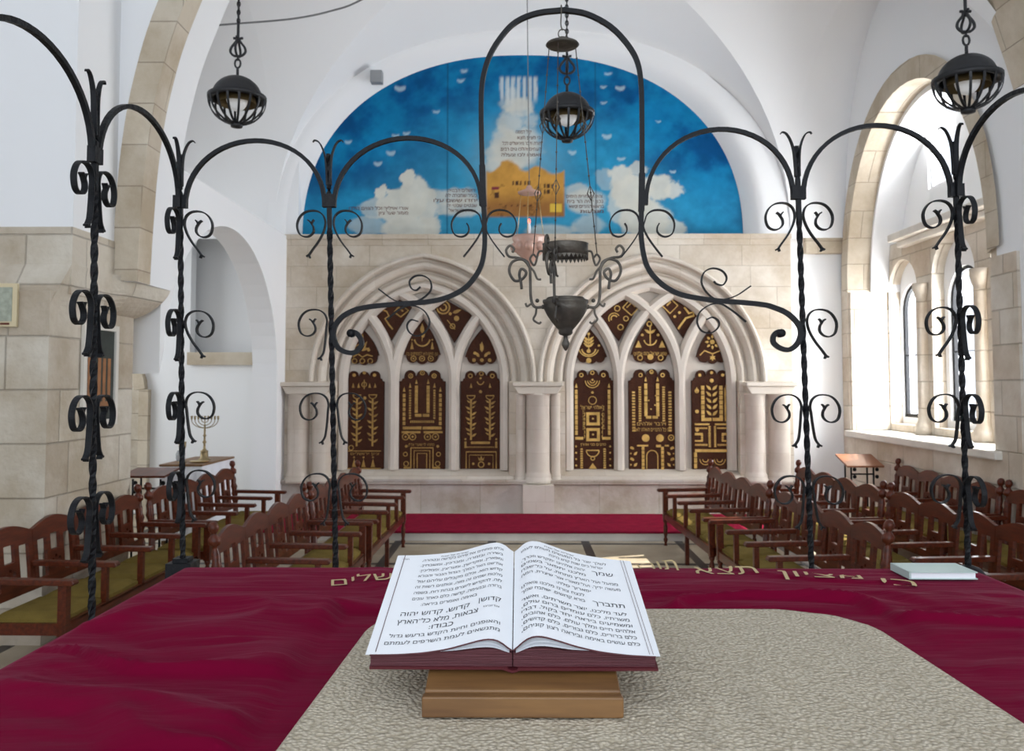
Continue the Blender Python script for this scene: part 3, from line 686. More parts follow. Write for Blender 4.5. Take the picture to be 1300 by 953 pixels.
def scallop_top(x0, x1, ysh, ytop):
    """outline of a tall panel: shoulders, then a low arch set with three round lobes"""
    w = x1-x0; pts = []; n = 60; cx = (x0+x1)/2; r = w*.12
    for i in range(n+1):
        x = x0+w*i/n; y = ysh
        if abs(x-cx) < w*.44: y = min(y, ysh-3.0-1.5*math.cos((x-cx)/w*PI))
        if abs(x-cx) < w*.38: y = min(y, ysh-4-2.5*math.cos((x-cx)/w*PI))
        for c, yy in ((cx-w*.27, ysh-7.0), (cx, ytop+r), (cx+w*.27, ysh-7.0)):
            d = r*r-(x-c)**2
            if d > 0: y = min(y, yy-math.sqrt(d))
        pts.append((x, y))
    return pts
def scallop_tri(xa, ya, x0, x1, yb, yl):
    """pointed trefoil-footed panel"""
    cx = (x0+x1)/2; w = x1-x0; pts = []
    for i in range(9):
        t = i/8; pts.append((xa+(x1-xa)*t+3.2*math.sin(PI*t)*1.0, ya+(yb-ya)*t))
    n = 40
    for i in range(n+1):
        x = x1-w*i/n; y = yb
        for c, r in ((cx-w*.27, w*.16), (cx, w*.17), (cx+w*.27, w*.16)):
            d = r*r-(x-c)**2
            if d > 0: y = max(y, (yl-w*.17 if c == cx else yl-w*.2)+math.sqrt(d))
        pts.append((x, y))
    for i in range(8, 0, -1):
        t = i/8; pts.append((xa+(x0-xa)*t-3.2*math.sin(PI*t), ya+(yb-ya)*t))
    return pts
def panel(name, outline, label, relief, group, gmat):
    R_ = Relief(YP); cx = sum(p[0] for p in outline)/len(outline); cy = max(p[1] for p in outline)
    X, Z = R_.P(cx, cy); root = thing(name, label, 'panel', (X, YP, Z), 0, group)
    poly = [R_.P(*p) for p in outline]
    cut = [q for i, q in enumerate(poly) if (Vector(q)-Vector(poly[i-1])).length > 1e-4]
    vs, fs = plate(cut, [], YP, YP+.05)
    b = MB().add([(x-X, y-YP, z-Z) for x, y, z in vs], fs).build('carved_board', M['panelwood'], root)
    # raised rim following the outline
    c = Vector((sum(p[0] for p in cut)/len(cut), sum(p[1] for p in cut)/len(cut)))
    rim = [(c.x+(x-c.x)*.965, c.y+(z-c.y)*.985) for x, z in cut]; rim.append(rim[0])
    m = MB().sweep([(x-X, -.004, z-Z) for x, z in rim], .012, .010, (0, 1, 0)); m.build('rim', M['panelwood'], root)
    relief(R_)
    R_.m.v = [(x-X, y-YP, z-Z) for x, y, z in R_.m.v]
    R_.m.build('gilded_relief', gmat, root, fix=False)
    return root
TALL, TRI, KITE = 'tall carved panels of the ark wall', 'small pointed panels above the tall ones', 'four-sided panels under the big arches'
def tree_lamp(R_, x, yb, yt, cups=True):
    R_.line([(x, yb), (x, yt)], 2.2)
    for i in range(7):
        y = yb-(yb-yt)*(i+.6)/7.5; R_.leaf(x+(-1)**i*1, y, 35 if i % 2 == 0 else 145, 7.5, 1.3)
        R_.leaf(x+(-1)**(i+1)*1, y-2, 145 if i % 2 == 0 else 35, 5.5, 1)
    if cups: R_.ring(x, yt-5, 5, .9, 0, 180); R_.line([(x-5.5, yt-5), (x+5.5, yt-5)], 1.2)
def r1(R_):
    x0 = 462
    for x, y in ((449,476),(475,476),(462,473)): R_.disc(x, y, 2.2)
    for x in (448, 455, 469, 476): R_.flame(x, 492)
    R_.ring(462, 488, 3, 1, 0, 360); R_.line([(462,482),(462,494)], 1)
    tree_lamp(R_, 453, 566, 506); tree_lamp(R_, 473, 566, 506)
    R_.disc(463, 505, 2); R_.ring(446, 568, 3); R_.line([(441,572),(484,572)], 1); R_.text('ציון ירושלים', 482, 577, 3, 36)
    for x in (450, 462, 474): R_.poly([(x-2.5, 592), (x+2.5, 592), (x, 582)]); R_.disc(x, 580, 1.2)
    R_.line([(440,594),(484,594)], 1.2)
def r2(R_):
    for x, y in ((521,477),(536,473),(551,477)): R_.ring(x, y, 2.6, 1.1); R_.disc(x, y, .9)
    for k, (dx, yt) in enumerate(((23, 497), (15.5, 492), (7.5, 487))):
        yb = 543-k*8
        for sg in (-1, 1):
            x = 536+sg*dx; R_.flame(x, yt)
            if k == 1: R_.ticks(x, yt+2, x, yb-3, 12, 2.2, 2.6)
            else: R_.ticks(x, yt+2, x, yb-3, 7, 4.6, 3.4 if k == 0 else 3.8)
        if k == 1: R_.ticks(536-dx, yb, 536+dx, yb, 13, 1.8, 3)
        else: R_.bar(536-dx-1.6, yb-1.8, 536-.8, yb+1.8); R_.bar(536+.8, yb-1.8, 536+dx+1.6, yb+1.8)
    R_.bar(510, 547, 534, 549.5); R_.bar(538, 547, 562, 549.5)
    for x in (515, 524, 543, 553): R_.ring(x, 554, 4, 1.1, 180, 540); R_.disc(x, 554, 1.4)
    for sg in (-1, 1): R_.disc(536+sg*20, 566, 1.8); R_.ring(536+sg*21, 576, 2.5); R_.ring(536+sg*20, 588, 3)
    R_.text('פתחו לי שערי צדק', 552, 565.5, 3.2, 33)
    for k in range(3): R_.line([(522+k*4, 594), (522+k*4, 568+k*3.5), (550-k*4, 568+k*3.5), (550-k*4, 594)], 1 if k else 1.6)
    R_.bar(513, 592, 521, 594); R_.bar(551, 592, 559, 594)
def r3(R_):
    for x, y in ((597,477),(611,474),(625,477)): R_.ring(x, y, 2.4, 1)
    R_.ring(610, 484, 4, 1.2, 0, 180); R_.disc(610, 480, 1.4); R_.disc(610, 497, 2)
    tree_lamp(R_, 598, 558, 507); tree_lamp(R_, 622, 558, 507)
    R_.flame(622, 492); R_.flame(598, 492)
    R_.bar(598, 560, 622, 563); R_.ticks(592, 567, 630, 567, 16, 1.6, 1.6)
    for x in (591, 630): R_.bar(x-1.3, 560, x+1.3, 568); R_.disc(x, 557, 1.3)
    R_.line([(592,594),(592,573),(630,573),(630,594)], 1.4); R_.line([(596,594),(596,577),(626,577),(626,594)], .8)
    R_.poly([(607,579),(609,582),(611,578),(613,582),(615,579),(614,584),(608,584)]); R_.ring(611, 589, 3.5, 1.3)
    R_.disc(601, 588, 1.6); R_.disc(621, 588, 1.6)
def r4(R_):
    for x, y in ((738,476),(752,473),(766,476)): R_.ring(x, y, 2.2, 1.1)
    for r in (3, 6, 9): R_.ring(752, 483, r, 1, 0, 180)
    R_.disc(752, 482, 1.4); R_.disc(752, 498, 1.6)
    for x in (731.5, 773): R_.flame(x, 492); R_.ticks(x, 494, x, 552, 9, 5.6, 3.2); R_.bar(min(x, 752 if x < 752 else x-7)-1.6, 554, (x+7 if x < 752 else x)+1.6, 557.5) if x < 752 else R_.bar(764, 554, 774.5, 557.5)
    R_.text('יברכך יהוה וישמרך', 742, 517, 2.6, 28, PI/2); R_.text('יאר יהוה פניו אליך', 767, 517, 2.6, 28, PI/2)
    R_.ring(752, 508, 5, .8); R_.text('לאלהי ישראל', 767, 519, 4.2, 30)
    for y in (523, 543):
        for q in ((744, y, 761, y+3.5), (744, y+13, 761, y+16.5), (744, y, 747.5, y+16), (757.5, y, 761, y+16)): R_.bar(*q)
        R_.disc(752.5, y+8, 1.2)
    for k in range(6): R_.ring(740, 526+k*5.5, 2.2, .7, -60, 60); R_.ring(766, 526+k*5.5, 2.2, .7, 120, 240)
    R_.text('כהנים בני אהרן', 769, 565, 3, 32); R_.ticks(738, 568, 738, 594, 9, 1.8, 3); R_.ticks(767, 568, 767, 594, 9, 1.8, 3)
    R_.ring(752, 571, 8, 1.2, 0, 180); R_.line([(744,571),(760,571)], 1.4); R_.ring(752, 581, 2.4, 1.1); R_.poly([(747,594),(757,594),(752,587)])
    for x in (731, 774): [R_.disc(x, y, 1.2) for y in (566, 574, 582, 590)]
def r5(R_):
    for x, y in ((813,476),(827,472),(841,476)): R_.ring(x, y, 2.2, 1.1)
    R_.disc(827, 473, 1.2)
    for sg in (-1, 1):
        x = 827+sg*7.5; R_.flame(x, 484); R_.ticks(x, 486, x, 526, 5, 7, 3.8); R_.bar(x-1.9 if sg > 0 else x-1.9, 516, x+1.9, 528)
        R_.bar(min(x, 827+sg*.8), 527.5, max(x, 827+sg*.8), 531)
        R_.ticks(827+sg*15, 490, 827+sg*15, 535, 15, 2, 3.2); R_.ticks(827+sg*23, 496, 827+sg*23, 548, 14, 2.2, 3.8)
    for x, y in ((832,502),(823,508),(831,514),(826,519)): R_.disc(x, y, 1)
    R_.text('וידבר אלהים', 845, 539.5, 4, 36); R_.text('את כל הדברים האלה לאמר', 852, 547, 4.2, 50)
    for x in (819, 837): R_.disc(x, 555.5, 4.8, 16)
    for x in (851,): R_.ring(x, 555, 3.4, 1.3); R_.disc(x, 555, 1)
    R_.bar(832, 564, 838, 567); R_.bar(843, 564, 848, 566); R_.bar(808, 564, 822, 566)
    R_.ring(827, 578, 7, 1.1, 180, 360); R_.line([(820,578),(820,596)], 1.1); R_.line([(834,578),(834,596)], 1.1)
    for x in (815.5, 840): R_.ticks(x, 566, x, 596, 6, 4.2, 3.4)
    for k in range(4):
        for sg in (-1, 1): R_.leaf(827+sg*23, 570+k*7, 90-sg*45*(-1)**k, 6, 1.5); R_.disc(827+sg*27, 568+k*7, 1)
def r6(R_):
    for x, y in ((888,476),(903,473),(917,476)): R_.disc(x, y, 2)
    R_.disc(903, 483, 2.6)
    for sg in (-1, 1):
        x = 903+sg*11.5; R_.ticks(x, 489, x, 532, 7, 5.2, 4.2); R_.bar(min(x-2, 903+sg*.8), 530, max(x+2, 903+sg*.8), 534) if sg < 0 else R_.bar(903.8, 530, x+2, 534)
    for k in range(5):
        for sg in (-1, 1): R_.leaf(903+sg*.8, 527-k*8, 90-sg*45, 9, 1.6)
    for y in (496, 522, 545): R_.ring(884, y, 2.4, .9) if y == 496 else R_.disc(884, y, 2.4)
    R_.poly([(882,497),(886,497),(884,491)]); R_.poly([(920,491),(925,491),(922.5,485)])
    R_.bar(919, 492, 920.5, 534)
    for k in range(4): R_.poly([(921+4*math.cos(a), 498+k*10+4*math.sin(a)) for a in [math.radians(-90+180*i/6) for i in range(7)]])
    for sg in (-1, 1):
        xa, xb = 903+sg*3.5, 903+sg*22; R_.bar(min(xa, xb), 537, max(xa, xb), 539.2); R_.ticks(xa, 540, xa, 567, 12, 1.6, 2.6)
        R_.ticks(903+sg*6, 543, xb, 543, 9, 1.5, 2); R_.bar(min(903+sg*12, xb), 549, max(903+sg*12, xb), 552); R_.bar(min(903+sg*12, xb), 558, max(903+sg*12, xb), 560)
        R_.ticks(903+sg*13, 551, 903+sg*13, 559, 3, 2, 2.5); R_.ticks(903+sg*6, 564, xb, 564, 9, 1.5, 2.4)
        R_.ring(903+sg*9, 582, 7, .9, 0, 180); R_.ring(903+sg*9, 582, 3.5, .9, 0, 180)
        R_.ticks(903+sg*21.5, 573, 903+sg*21.5, 594, 3, 6, 3.6)
    R_.bar(881, 569.5, 925, 573); 
def rt_generic(cx, ya, kind):
    def f(R_):
        for dx, y in ((-11, 0), (0, 0), (11, 0)): pass
        if kind == 'waves':
            R_.ring(cx-3, ya+28, 8, 1.3, 200, 330); R_.line([(cx-12,ya+36),(cx-6,ya+32),(cx,ya+36),(cx+6,ya+33),(cx+13,ya+35)], 1.6); R_.leaf(cx, ya+26, 60, 12, 1.6); R_.leaf(cx-2, ya+28, 20, 12, 1.4); R_.disc(cx+8, ya+27, 2); R_.leaf(cx, ya+14, 90, 8, 1)
            for dx in (-10, 0, 10): R_.ring(cx+dx, ya+41, 3, 1)
        if kind == 'lamp':
            R_.ring(cx, ya+26, 10, 1.8, 10, 170); R_.leaf(cx, ya+20, 90, 13, 2.4); R_.leaf(cx, ya+26, 70, 10, 1.8); R_.line([(cx,ya+12),(cx,ya+30)], .8)
            for dx in (-13, 13): R_.poly([(cx+dx-2,ya+40),(cx+dx+2,ya+40),(cx+dx,ya+30)]); R_.disc(cx+dx, ya+28, 1)
            R_.text('עץ חיים היא למחזיקים בה', cx+20, ya+48, 4.2, 40)
            for dx in (-11, 0, 11): R_.ring(cx+dx, ya+52, 3.2, 1); R_.disc(cx+dx, ya+52, 1.2)
        if kind == 'fish':
            R_.disc(cx-.5, ya+21, 2.3); R_.leaf(cx, ya+30, 90, 14, 2.2); R_.leaf(cx-3, ya+36, 130, 9, 1.8); R_.leaf(cx+3, ya+36, 50, 9, 1.8); R_.disc(cx-9, ya+31, 2); R_.disc(cx+9, ya+31, 2)
            for dx in (-10, 0, 10): R_.disc(cx+dx, ya+40, 2.4)
        if kind == 'bud':
            R_.disc(cx, ya+8, 1.8); R_.line([(cx,ya+10),(cx,ya+30)], 1); 
            for k in range(3): R_.leaf(cx, ya+17+k*4, 40, 9, 1.4); R_.leaf(cx, ya+17+k*4, 140, 9, 1.4)
            R_.ring(cx, ya+26, 9, 1.8, 10, 170); R_.disc(cx, ya+30, 2.6); R_.ring(cx, ya+24, 13, 1.2, 20, 160); R_.disc(cx-13, ya+23, 1.5); R_.disc(cx+13, ya+23, 1.5)
            R_.disc(cx, ya+42, 3.4)
        if kind == 'stem':
            R_.ring(cx-1, ya+8, 3, 1.5); R_.line([(cx,ya+11),(cx,ya+35)], 1.4); R_.leaf(cx, ya+20, 35, 9, 1.6); R_.leaf(cx, ya+20, 145, 9, 1.6); R_.disc(cx-10, ya+22, 1.8); R_.disc(cx+10, ya+22, 1.8)
            R_.ring(cx, ya+27, 8, 1.5, 10, 170)
            for dx in (-15, 15): R_.poly([(cx+dx-4,ya+38),(cx+dx+4,ya+38),(cx+dx,ya+29)])
            R_.text('שמע ישראל יהוה אלהינו', cx+21, ya+48, 4.4, 42); R_.disc(cx, ya+50, 3.8, 14)
            for dx in (-13, 13): R_.ring(cx+dx, ya+51, 3, 1)
        if kind == 'sun':
            R_.disc(cx, ya+20, 3, 12)
            for k in range(8): a = 45*k; R_.leaf(cx+4.5*math.cos(math.radians(a)), ya+20-4.5*math.sin(math.radians(a)), a, 5, 1.4)
            R_.line([(cx-16,ya+37),(cx-10,ya+31),(cx,ya+35),(cx+10,ya+31),(cx+16,ya+37)], 1.4); R_.line([(cx,ya+36),(cx,ya+44)], 1.2)
            for a in (30, 150, 210, 330): R_.leaf(cx, ya+40, a, 4, .9)
    return f
def rk(pts, kind):
    cx = sum(p[0] for p in pts)/4; cy = sum(p[1] for p in pts)/4
    def f(R_):
        if kind == 'snake': R_.line([(cx-17,cy-8),(cx-9,cy-5),(cx-6,cy+1),(cx-11,cy+4),(cx-6,cy+12),(cx-1,cy+18)], 2); R_.line([(cx+1,cy-4),(cx+9,cy-14),(cx+19,cy-6),(cx+9,cy+2),(cx+1,cy-4)], 2); R_.line([(cx+6,cy-10),(cx+12,cy-5)], 2)
        if kind == 'spiral': R_.ring(cx-9, cy-10, 8, 1.8, -90, 170); R_.ring(cx-9, cy-10, 4, 1.8, -90, 170); R_.disc(cx, cy-2, 2); R_.leaf(cx+3, cy-3, 20, 12, 2); R_.disc(cx+8, cy+4, 3.4); R_.line([(cx-4,cy+6),(cx+1,cy+12),(cx+6,cy+18)], 1); R_.ring(cx+3, cy+14, 3, 1)
        if kind == 'maze': R_.line([(cx+2,cy-8),(cx+12,cy-19),(cx+23,cy-9),(cx+13,cy+2),(cx+2,cy-8)], 1.5); R_.line([(cx+7,cy-8),(cx+13,cy-14),(cx+18,cy-9)], 1.5); R_.ring(cx-5, cy-7, 3.4, 1.1); R_.ring(cx+6, cy+6, 3, 1.1); R_.ring(cx-9, cy+6, 4, 1.4, 150, 330); R_.ring(cx-9, cy+6, 7, 1.1, 150, 330); R_.ring(cx-1, cy+17, 3.4, 1.1)
        if kind == 'river': R_.line([(cx-22,cy-10),(cx-12,cy-20),(cx-2,cy-10),(cx-12,cy),(cx-22,cy-10)], 1.5); R_.line([(cx-16,cy-10),(cx-11,cy-15)], 2); R_.disc(cx, cy-1, 1.8); R_.disc(cx-6, cy+4, 1.8); R_.line([(cx+6,cy-8),(cx+12,cy),(cx+18,cy-2),(cx+18,cy+3),(cx+8,cy+6),(cx+2,cy+14),(cx-2,cy+20)], 2.4)
    return f
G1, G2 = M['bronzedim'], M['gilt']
LT = ['tall carved panel with two leafy trees and flames, first from the left', 'tall carved panel with nested gilded candelabrum and gateway at its foot', 'tall carved panel with two leafy lamp trees above a small crown',
      'tall carved panel with two stacked gilded squares and a cup', 'tall carved panel with two gold discs above an arched doorway', 'tall carved panel with gilded leaf candelabrum and sun disc on top, beside the right-hand columns']
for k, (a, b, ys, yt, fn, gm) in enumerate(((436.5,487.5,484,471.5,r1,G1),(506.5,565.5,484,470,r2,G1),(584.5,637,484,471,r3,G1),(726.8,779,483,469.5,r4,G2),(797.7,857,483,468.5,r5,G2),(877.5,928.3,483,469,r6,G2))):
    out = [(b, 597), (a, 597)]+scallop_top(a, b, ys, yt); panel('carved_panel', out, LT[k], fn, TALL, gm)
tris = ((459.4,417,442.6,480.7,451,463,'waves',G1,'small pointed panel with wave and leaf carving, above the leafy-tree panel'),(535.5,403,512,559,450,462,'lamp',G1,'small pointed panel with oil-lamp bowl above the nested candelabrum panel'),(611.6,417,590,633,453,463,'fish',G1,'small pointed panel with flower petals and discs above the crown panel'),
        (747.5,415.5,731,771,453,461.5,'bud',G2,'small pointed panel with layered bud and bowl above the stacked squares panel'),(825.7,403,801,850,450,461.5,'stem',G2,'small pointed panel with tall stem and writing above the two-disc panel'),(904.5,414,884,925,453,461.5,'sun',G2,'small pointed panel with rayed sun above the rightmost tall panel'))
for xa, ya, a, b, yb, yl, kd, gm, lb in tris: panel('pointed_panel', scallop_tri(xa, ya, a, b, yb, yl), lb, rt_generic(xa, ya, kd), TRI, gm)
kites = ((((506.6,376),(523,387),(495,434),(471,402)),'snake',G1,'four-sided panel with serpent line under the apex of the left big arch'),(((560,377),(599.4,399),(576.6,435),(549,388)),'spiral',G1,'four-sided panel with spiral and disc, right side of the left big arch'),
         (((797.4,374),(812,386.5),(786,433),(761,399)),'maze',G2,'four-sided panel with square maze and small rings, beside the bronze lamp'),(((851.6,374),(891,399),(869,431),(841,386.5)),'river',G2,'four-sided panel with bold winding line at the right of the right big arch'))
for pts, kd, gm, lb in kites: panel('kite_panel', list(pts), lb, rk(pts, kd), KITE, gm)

# ------------------------------------------------------------------ carpet
tag(MB().box(-3.2, 3.9, 10.43, YW-.31, .095, .125).build('red_carpet', M['carpet'], bevel=.01), 'plain red carpet covering the low step in front of the ark wall', 'carpet')

# ------------------------------------------------------------------ benches
PITCHB = .552; BD = .53
def backrest(w):
    """one seat's back: arched crest, end stiles and pierced splat"""
    h0, h1, hc = .47, .885, .945
    out = [(0, h0), (w, h0), (w, h1)]+[(w-w*i/14, h1+(hc-h1)*math.sin(PI*i/14)**1.15) for i in range(1, 14)]+[(0, h1)]
    holes = [[(.05, .53), (.165, .53), (.165, .80), (.05, .80)], [(w-.165, .53), (w-.05, .53), (w-.05, .80), (w-.165, .80)]]
    c = w/2; holes.append([(c-.06, .70), (c+.06, .70), (c+.06, .82), (c-.06, .82)])
    for dx, z, r in ((-.045, .62, .022), (.045, .62, .022), (0, .585, .022), (0, .65, .014)): holes.append([(c+dx+r*math.cos(2*PI*i/8), z+r*math.sin(2*PI*i/8)) for i in range(8)])
    vs, fs = plate(out, holes, 0, .026, 'YZ')
    m = MB().add(vs, fs)
    m.v = [(x-.10*(z-.45), y, z) for x, y, z in m.v]
    return m
def turned(zs, r): return [(r*a, z) for a, z in zs]
def make_bench(label, n=4):
    root = thing('wooden_bench', label, 'bench', (0, 0, 0)); Lb = n*PITCHB
    W = M['wood']
    f = MB(); f.box(.02, BD, 0, Lb, .37, .385).box(BD-.03, BD, .03, Lb-.03, .31, .38).box(.0, .03, .03, Lb-.03, .31, .38).box(.03, BD-.03, 0, .03, .31, .38).box(.03, BD-.03, Lb-.03, Lb, .31, .38)
    f.build('seat_frame', W, root)
    b0 = backrest(PITCHB-.004)
    me = b0.mesh('backrest')
    for i in range(n):
        o = bpy.data.objects.new('backrest', me); COL.objects.link(o); o.parent = root; o.location = (0, i*PITCHB+.002, 0)
        if not me.materials: me.materials.append(W)
        bv = o.modifiers.new('bevel', 'BEVEL'); bv.width = .005; bv.segments = 1; bv.limit_method = 'ANGLE'
    c0 = MB(); nx, ny = 10, 10
    def cf(u, v, top):
        e = max(abs(u*2-1), abs(v*2-1)); z = .385+(.052-.03*max(0, (e-.75)/.25)**2+.006*(1-e) if top else 0)
        return (.05+.45*u, .025+(PITCHB-.05)*v, z)
    c0.grid(lambda u, v: cf(u, v, True), nx, ny); c0.box(.05, .50, .025, PITCHB-.025, .385, .41)
    cm = c0.mesh('cushion'); cm.materials.append(M['cush'])
    for i in range(n):
        o = bpy.data.objects.new('cushion', cm); COL.objects.link(o); o.parent = root; o.location = (0, i*PITCHB, 0)
    # back posts with turned finials
    pf = [(.024, 0), (.018, .04), (.026, .10), (.020, .13), (.030, .18), (.028, .30), (.026, .50), (.020, .515), (.032, .55), (.020, .585), (.034, .63), (.020, .665), (.034, .71), (.022, .75), (.026, .80), (.016, .835), (.014, .85), (.034, .865), (.036, .90), (.018, .925), (.016, .935), (.028, .955), (.030, .98), (.020, 1.003), (.004, 1.01)]
    pm = MB().lathe([(r*1.15, z) for r, z in pf], n=12); pm.v = [(x-.10*max(0, z-.45), y, z) for x, y, z in pm.v]; pme = pm.mesh('back_post'); pme.materials.append(W)
    for y in (.0, Lb): o = bpy.data.objects.new('back_post', pme); COL.objects.link(o); o.parent = root; o.location = (.012, y, 0)
    # arms on front posts
    am = MB(); am.prism([(-.02, .635), (BD+.06, .625), (BD+.075, .64), (BD+.06, .662), (.2, .668), (-.02, .672)], -.033, .033, 'XZ'); ame = am.mesh('arm_rest'); ame.materials.append(W)
    end = MB(); end.box(-.028, .028, -.028, .028, .30, .63); end.lathe([(.022, 0), (.015, .03), (.027, .07), (.016, .10), (.022, .13), (.027, .22), (.016, .255), (.028, .28), (.028, .30)], n=12); eme = end.mesh('front_leg'); eme.materials.append(W)
    mid = MB().box(-.02, .02, -.02, .02, .375, .63).mesh('arm_post'); mid.materials.append(W)
    lg = MB().box(-.02, .02, -.02, .02, 0, .375).mesh('middle_leg'); lg.materials.append(W)
    for i in range(n+1):
        o = bpy.data.objects.new('arm_rest', ame); COL.objects.link(o); o.parent = root; o.location = (0, i*PITCHB, 0)
        bv = o.modifiers.new('bevel', 'BEVEL'); bv.width = .006; bv.segments = 2
        e = i in (0, n)
        o = bpy.data.objects.new('front_leg' if e else 'arm_post', eme if e else mid); COL.objects.link(o); o.parent = root; o.location = (BD-.02, i*PITCHB+(.028 if i == 0 else (-.028 if i == n else 0)), 0)
        if i == n//2: o = bpy.data.objects.new('middle_leg', lg); COL.objects.link(o); o.parent = root; o.location = (BD-.03, i*PITCHB, 0)
    return root
BL = 4*PITCHB
specs = [  # back x at near end, near y, rotation about z, faces right?
    (-3.36, 7.80, -.012, 1, 'wooden bench along the left wall, farther of two, beside the arched aisle opening', 'benches along the left side'),
    (-3.42, 5.46, -.012, 1, 'wooden bench against the big stone pier, nearest on the left side', 'benches along the left side'),
    (-1.90, 7.88, -.01, 1, 'wooden bench left of the central aisle, farther of two, ending near the carpet', 'benches left of the central aisle'),
    (-1.95, 5.56, -.01, 1, 'wooden bench left of the central aisle, nearer of two, behind the velvet table', 'benches left of the central aisle'),
    (2.30, 8.03, .03, -1, 'wooden bench right of the central aisle, farther of two, ending near the carpet', 'benches right of the central aisle'),
    (2.40, 5.70, .03, -1, 'wooden bench right of the central aisle, nearer of two, crest rails shining', 'benches right of the central aisle'),
    (3.34, 8.0, .03, -1, 'wooden bench of the middle row on the right, farther of two', 'benches of the middle row on the right'),
    (3.42, 5.66, .03, -1, 'wooden bench of the middle row on the right, nearer of two', 'benches of the middle row on the right'),
    (4.55, 8.22, .0, -1, 'wooden bench against the right stone wall, farther one under the windowsill', 'benches against the right stone wall'),
    (4.55, 5.88, .0, -1, 'wooden bench against the right stone wall, nearer one', 'benches against the right stone wall')]
proto = None
for k, (x, y, rz, fc, lb, gp) in enumerate(specs):
    if proto is None: o = proto = make_bench(lb)
    else: o = copy_tree(proto)
    o['label'] = lb; o['group'] = gp
    if fc > 0: o.location = (x, y, 0); o.rotation_euler = (0, 0, rz)
    else: o.location = (x-math.sin(rz)*BL, y+BL*math.cos(rz), 0); o.rotation_euler = (0, 0, PI+rz)

# ------------------------------------------------------------------ wrought-iron screen round the reading table
U = 2.25/F                       # metres per photograph pixel at the screen
screen = thing('iron_screen', 'black wrought-iron screen of twisted posts, arches and scrolls around the reading table', 'screen', (0, 2.3, .45))
SO = Vector((0, 2.3, .45))
def sb(mb, name, parent=screen):
    mb.v = [(x-SO.x, y-SO.y, z-SO.z) for x, y, z in mb.v]; return mb.build(name, M['black'], parent)
def Ys(px): return 2.28-(px-228)/985*.09
ZB = at(660, 714, 2.25).z
posts = []
def post(top, zc, ztop, nrm, scr, leafn):
    """top: (x,y) at collar; base (x,y); nrm: unit vectors along which scrolls spread"""
    (xt, yt), (xb, yb) = top
    d = Vector((xt-xb, yt-yb, zc-ZB)); B = Vector((xb, yb, ZB))
    def at_z(z): return B+d*((z-ZB)/(zc-ZB))
    m = MB(); vv = []; n = 150; zt = ztop-.036; h = .0060
    for i in range(n+1):
        z = ZB-.93+.0+(zt-ZB+.93)*i/n; p = at_z(z)
        tw = (z*38) % (2*PI) if abs(z-zc) > .05 else 0
        s_ = h*(1 if z < zc+.05 else .8)
        for k in range(4): an = tw+PI/4+k*PI/2; vv.append((p.x+s_*1.35*math.cos(an), p.y+s_*1.35*math.sin(an), z))
    m.add(vv, [(4*i+k, 4*i+(k+1) % 4, 4*i+4+(k+1) % 4, 4*i+4+k) for i in range(n) for k in range(4)], False)
    po = sb(m, 'twisted_post'); posts.append(po)
    for z in (zc,): p = at_z(z); c = MB().box(p.x-.018, p.x+.018, p.y-.009, p.y+.009, z, z+.034) if abs(nrm[0][0]) > .5 else MB().box(p.x-.009, p.x+.009, p.y-.018, p.y+.018, z, z+.034); sb(c, 'collar')
    # two splayed leaves on top
    for v in leafn:
        v = Vector((*v, 0)); q = Vector((-v.y, v.x, 0)); P3 = [at_z(zc+.06)+v*.004, at_z(zt-.05)+v*.005, at_z(zt-.012)+v*.008, at_z(zt+.014)+v*.015, at_z(zt+.032)+v*.025, at_z(zt+.037)+v*.036, at_z(zt+.032)+v*.041]
        sb(MB().sweep(catmull(P3, 4), .013, .005, q, taper=lambda t: 1.1-.6*t), 'leaf_finial')
    if ztop > 0: p = at_z(zt+.02); 
    for (dz, kind) in scr:
        for v in nrm:
            if kind == 'L' and (v[0] > 0): continue
            if kind == 'R' and (v[0] < 0): continue
            v3 = Vector((*v, 0)); q = Vector((-v3.y, v3.x, 0))
            wide = [(26,62),(21,55),(14,46),(8,36),(4.5,27),(3.5,19),(6,11),(12,6),(20,4.5),(29,6),(36,11),(40.5,19),(41,27),(38,35),(31,38.5),(24,37),(19.5,32),(19.5,26),(22,21.5)]
            slim = [(13,66),(9,60),(7,50),(5.5,38),(4.5,27),(3.5,19),(6,11),(12,6),(20,4.5),(29,6),(36,11),(40.5,19),(41,27),(38,35),(31,38.5),(24,37),(19.5,32),(19.5,26),(22,21.5)]
            tab = wide if (kind == 'R' or kind == 'W' and abs(v[0]) > .5) else slim
            z0 = zc-dz; P3 = [at_z(z0-b*U)+v3*(a*U*.97+.004) for a, b in tab]
            so = sb(MB().sweep(catmull(P3, 3), .013, .0035, q), 'scroll')
            e = P3[-1]; tl = MB()
            tl.sweep([e, e+v3*.004+Vector((0,0,.006)), e+v3*.010+Vector((0,0,.010))], .013, .0035, q); tl.sweep([e, e-v3*.003+Vector((0,0,.007)), e-v3*.007+Vector((0,0,.011))], .013, .003, q)
            e = P3[0]; tl.sweep([e, e+v3*.007-Vector((0,0,.004))], .012, .004, q); tl.sweep([e, e-v3*.003-Vector((0,0,.008))], .012, .004, q)
            tl.v = [(x-SO.x, y-SO.y, z-SO.z) for x, y, z in tl.v]; tl.build('curled_tip', M['black'], so)
    return at_z
front = [(-1, 0), (1, 0)]; side = [(0, -1), (0, 1)]
zcL, zcR = at(228, 264, 2.28).z, at(1213, 252, 2.19).z
def px_post(pt, pb, zpx, Y):
    a = at(pt, zpx, Y); b = at(pb, 714, Y); return ((a.x, Y), (b.x, Y)), a.z
full = [(0, 'W'), (130*U, 'W'), (235*U, 'S'), (335*U, 'S')]
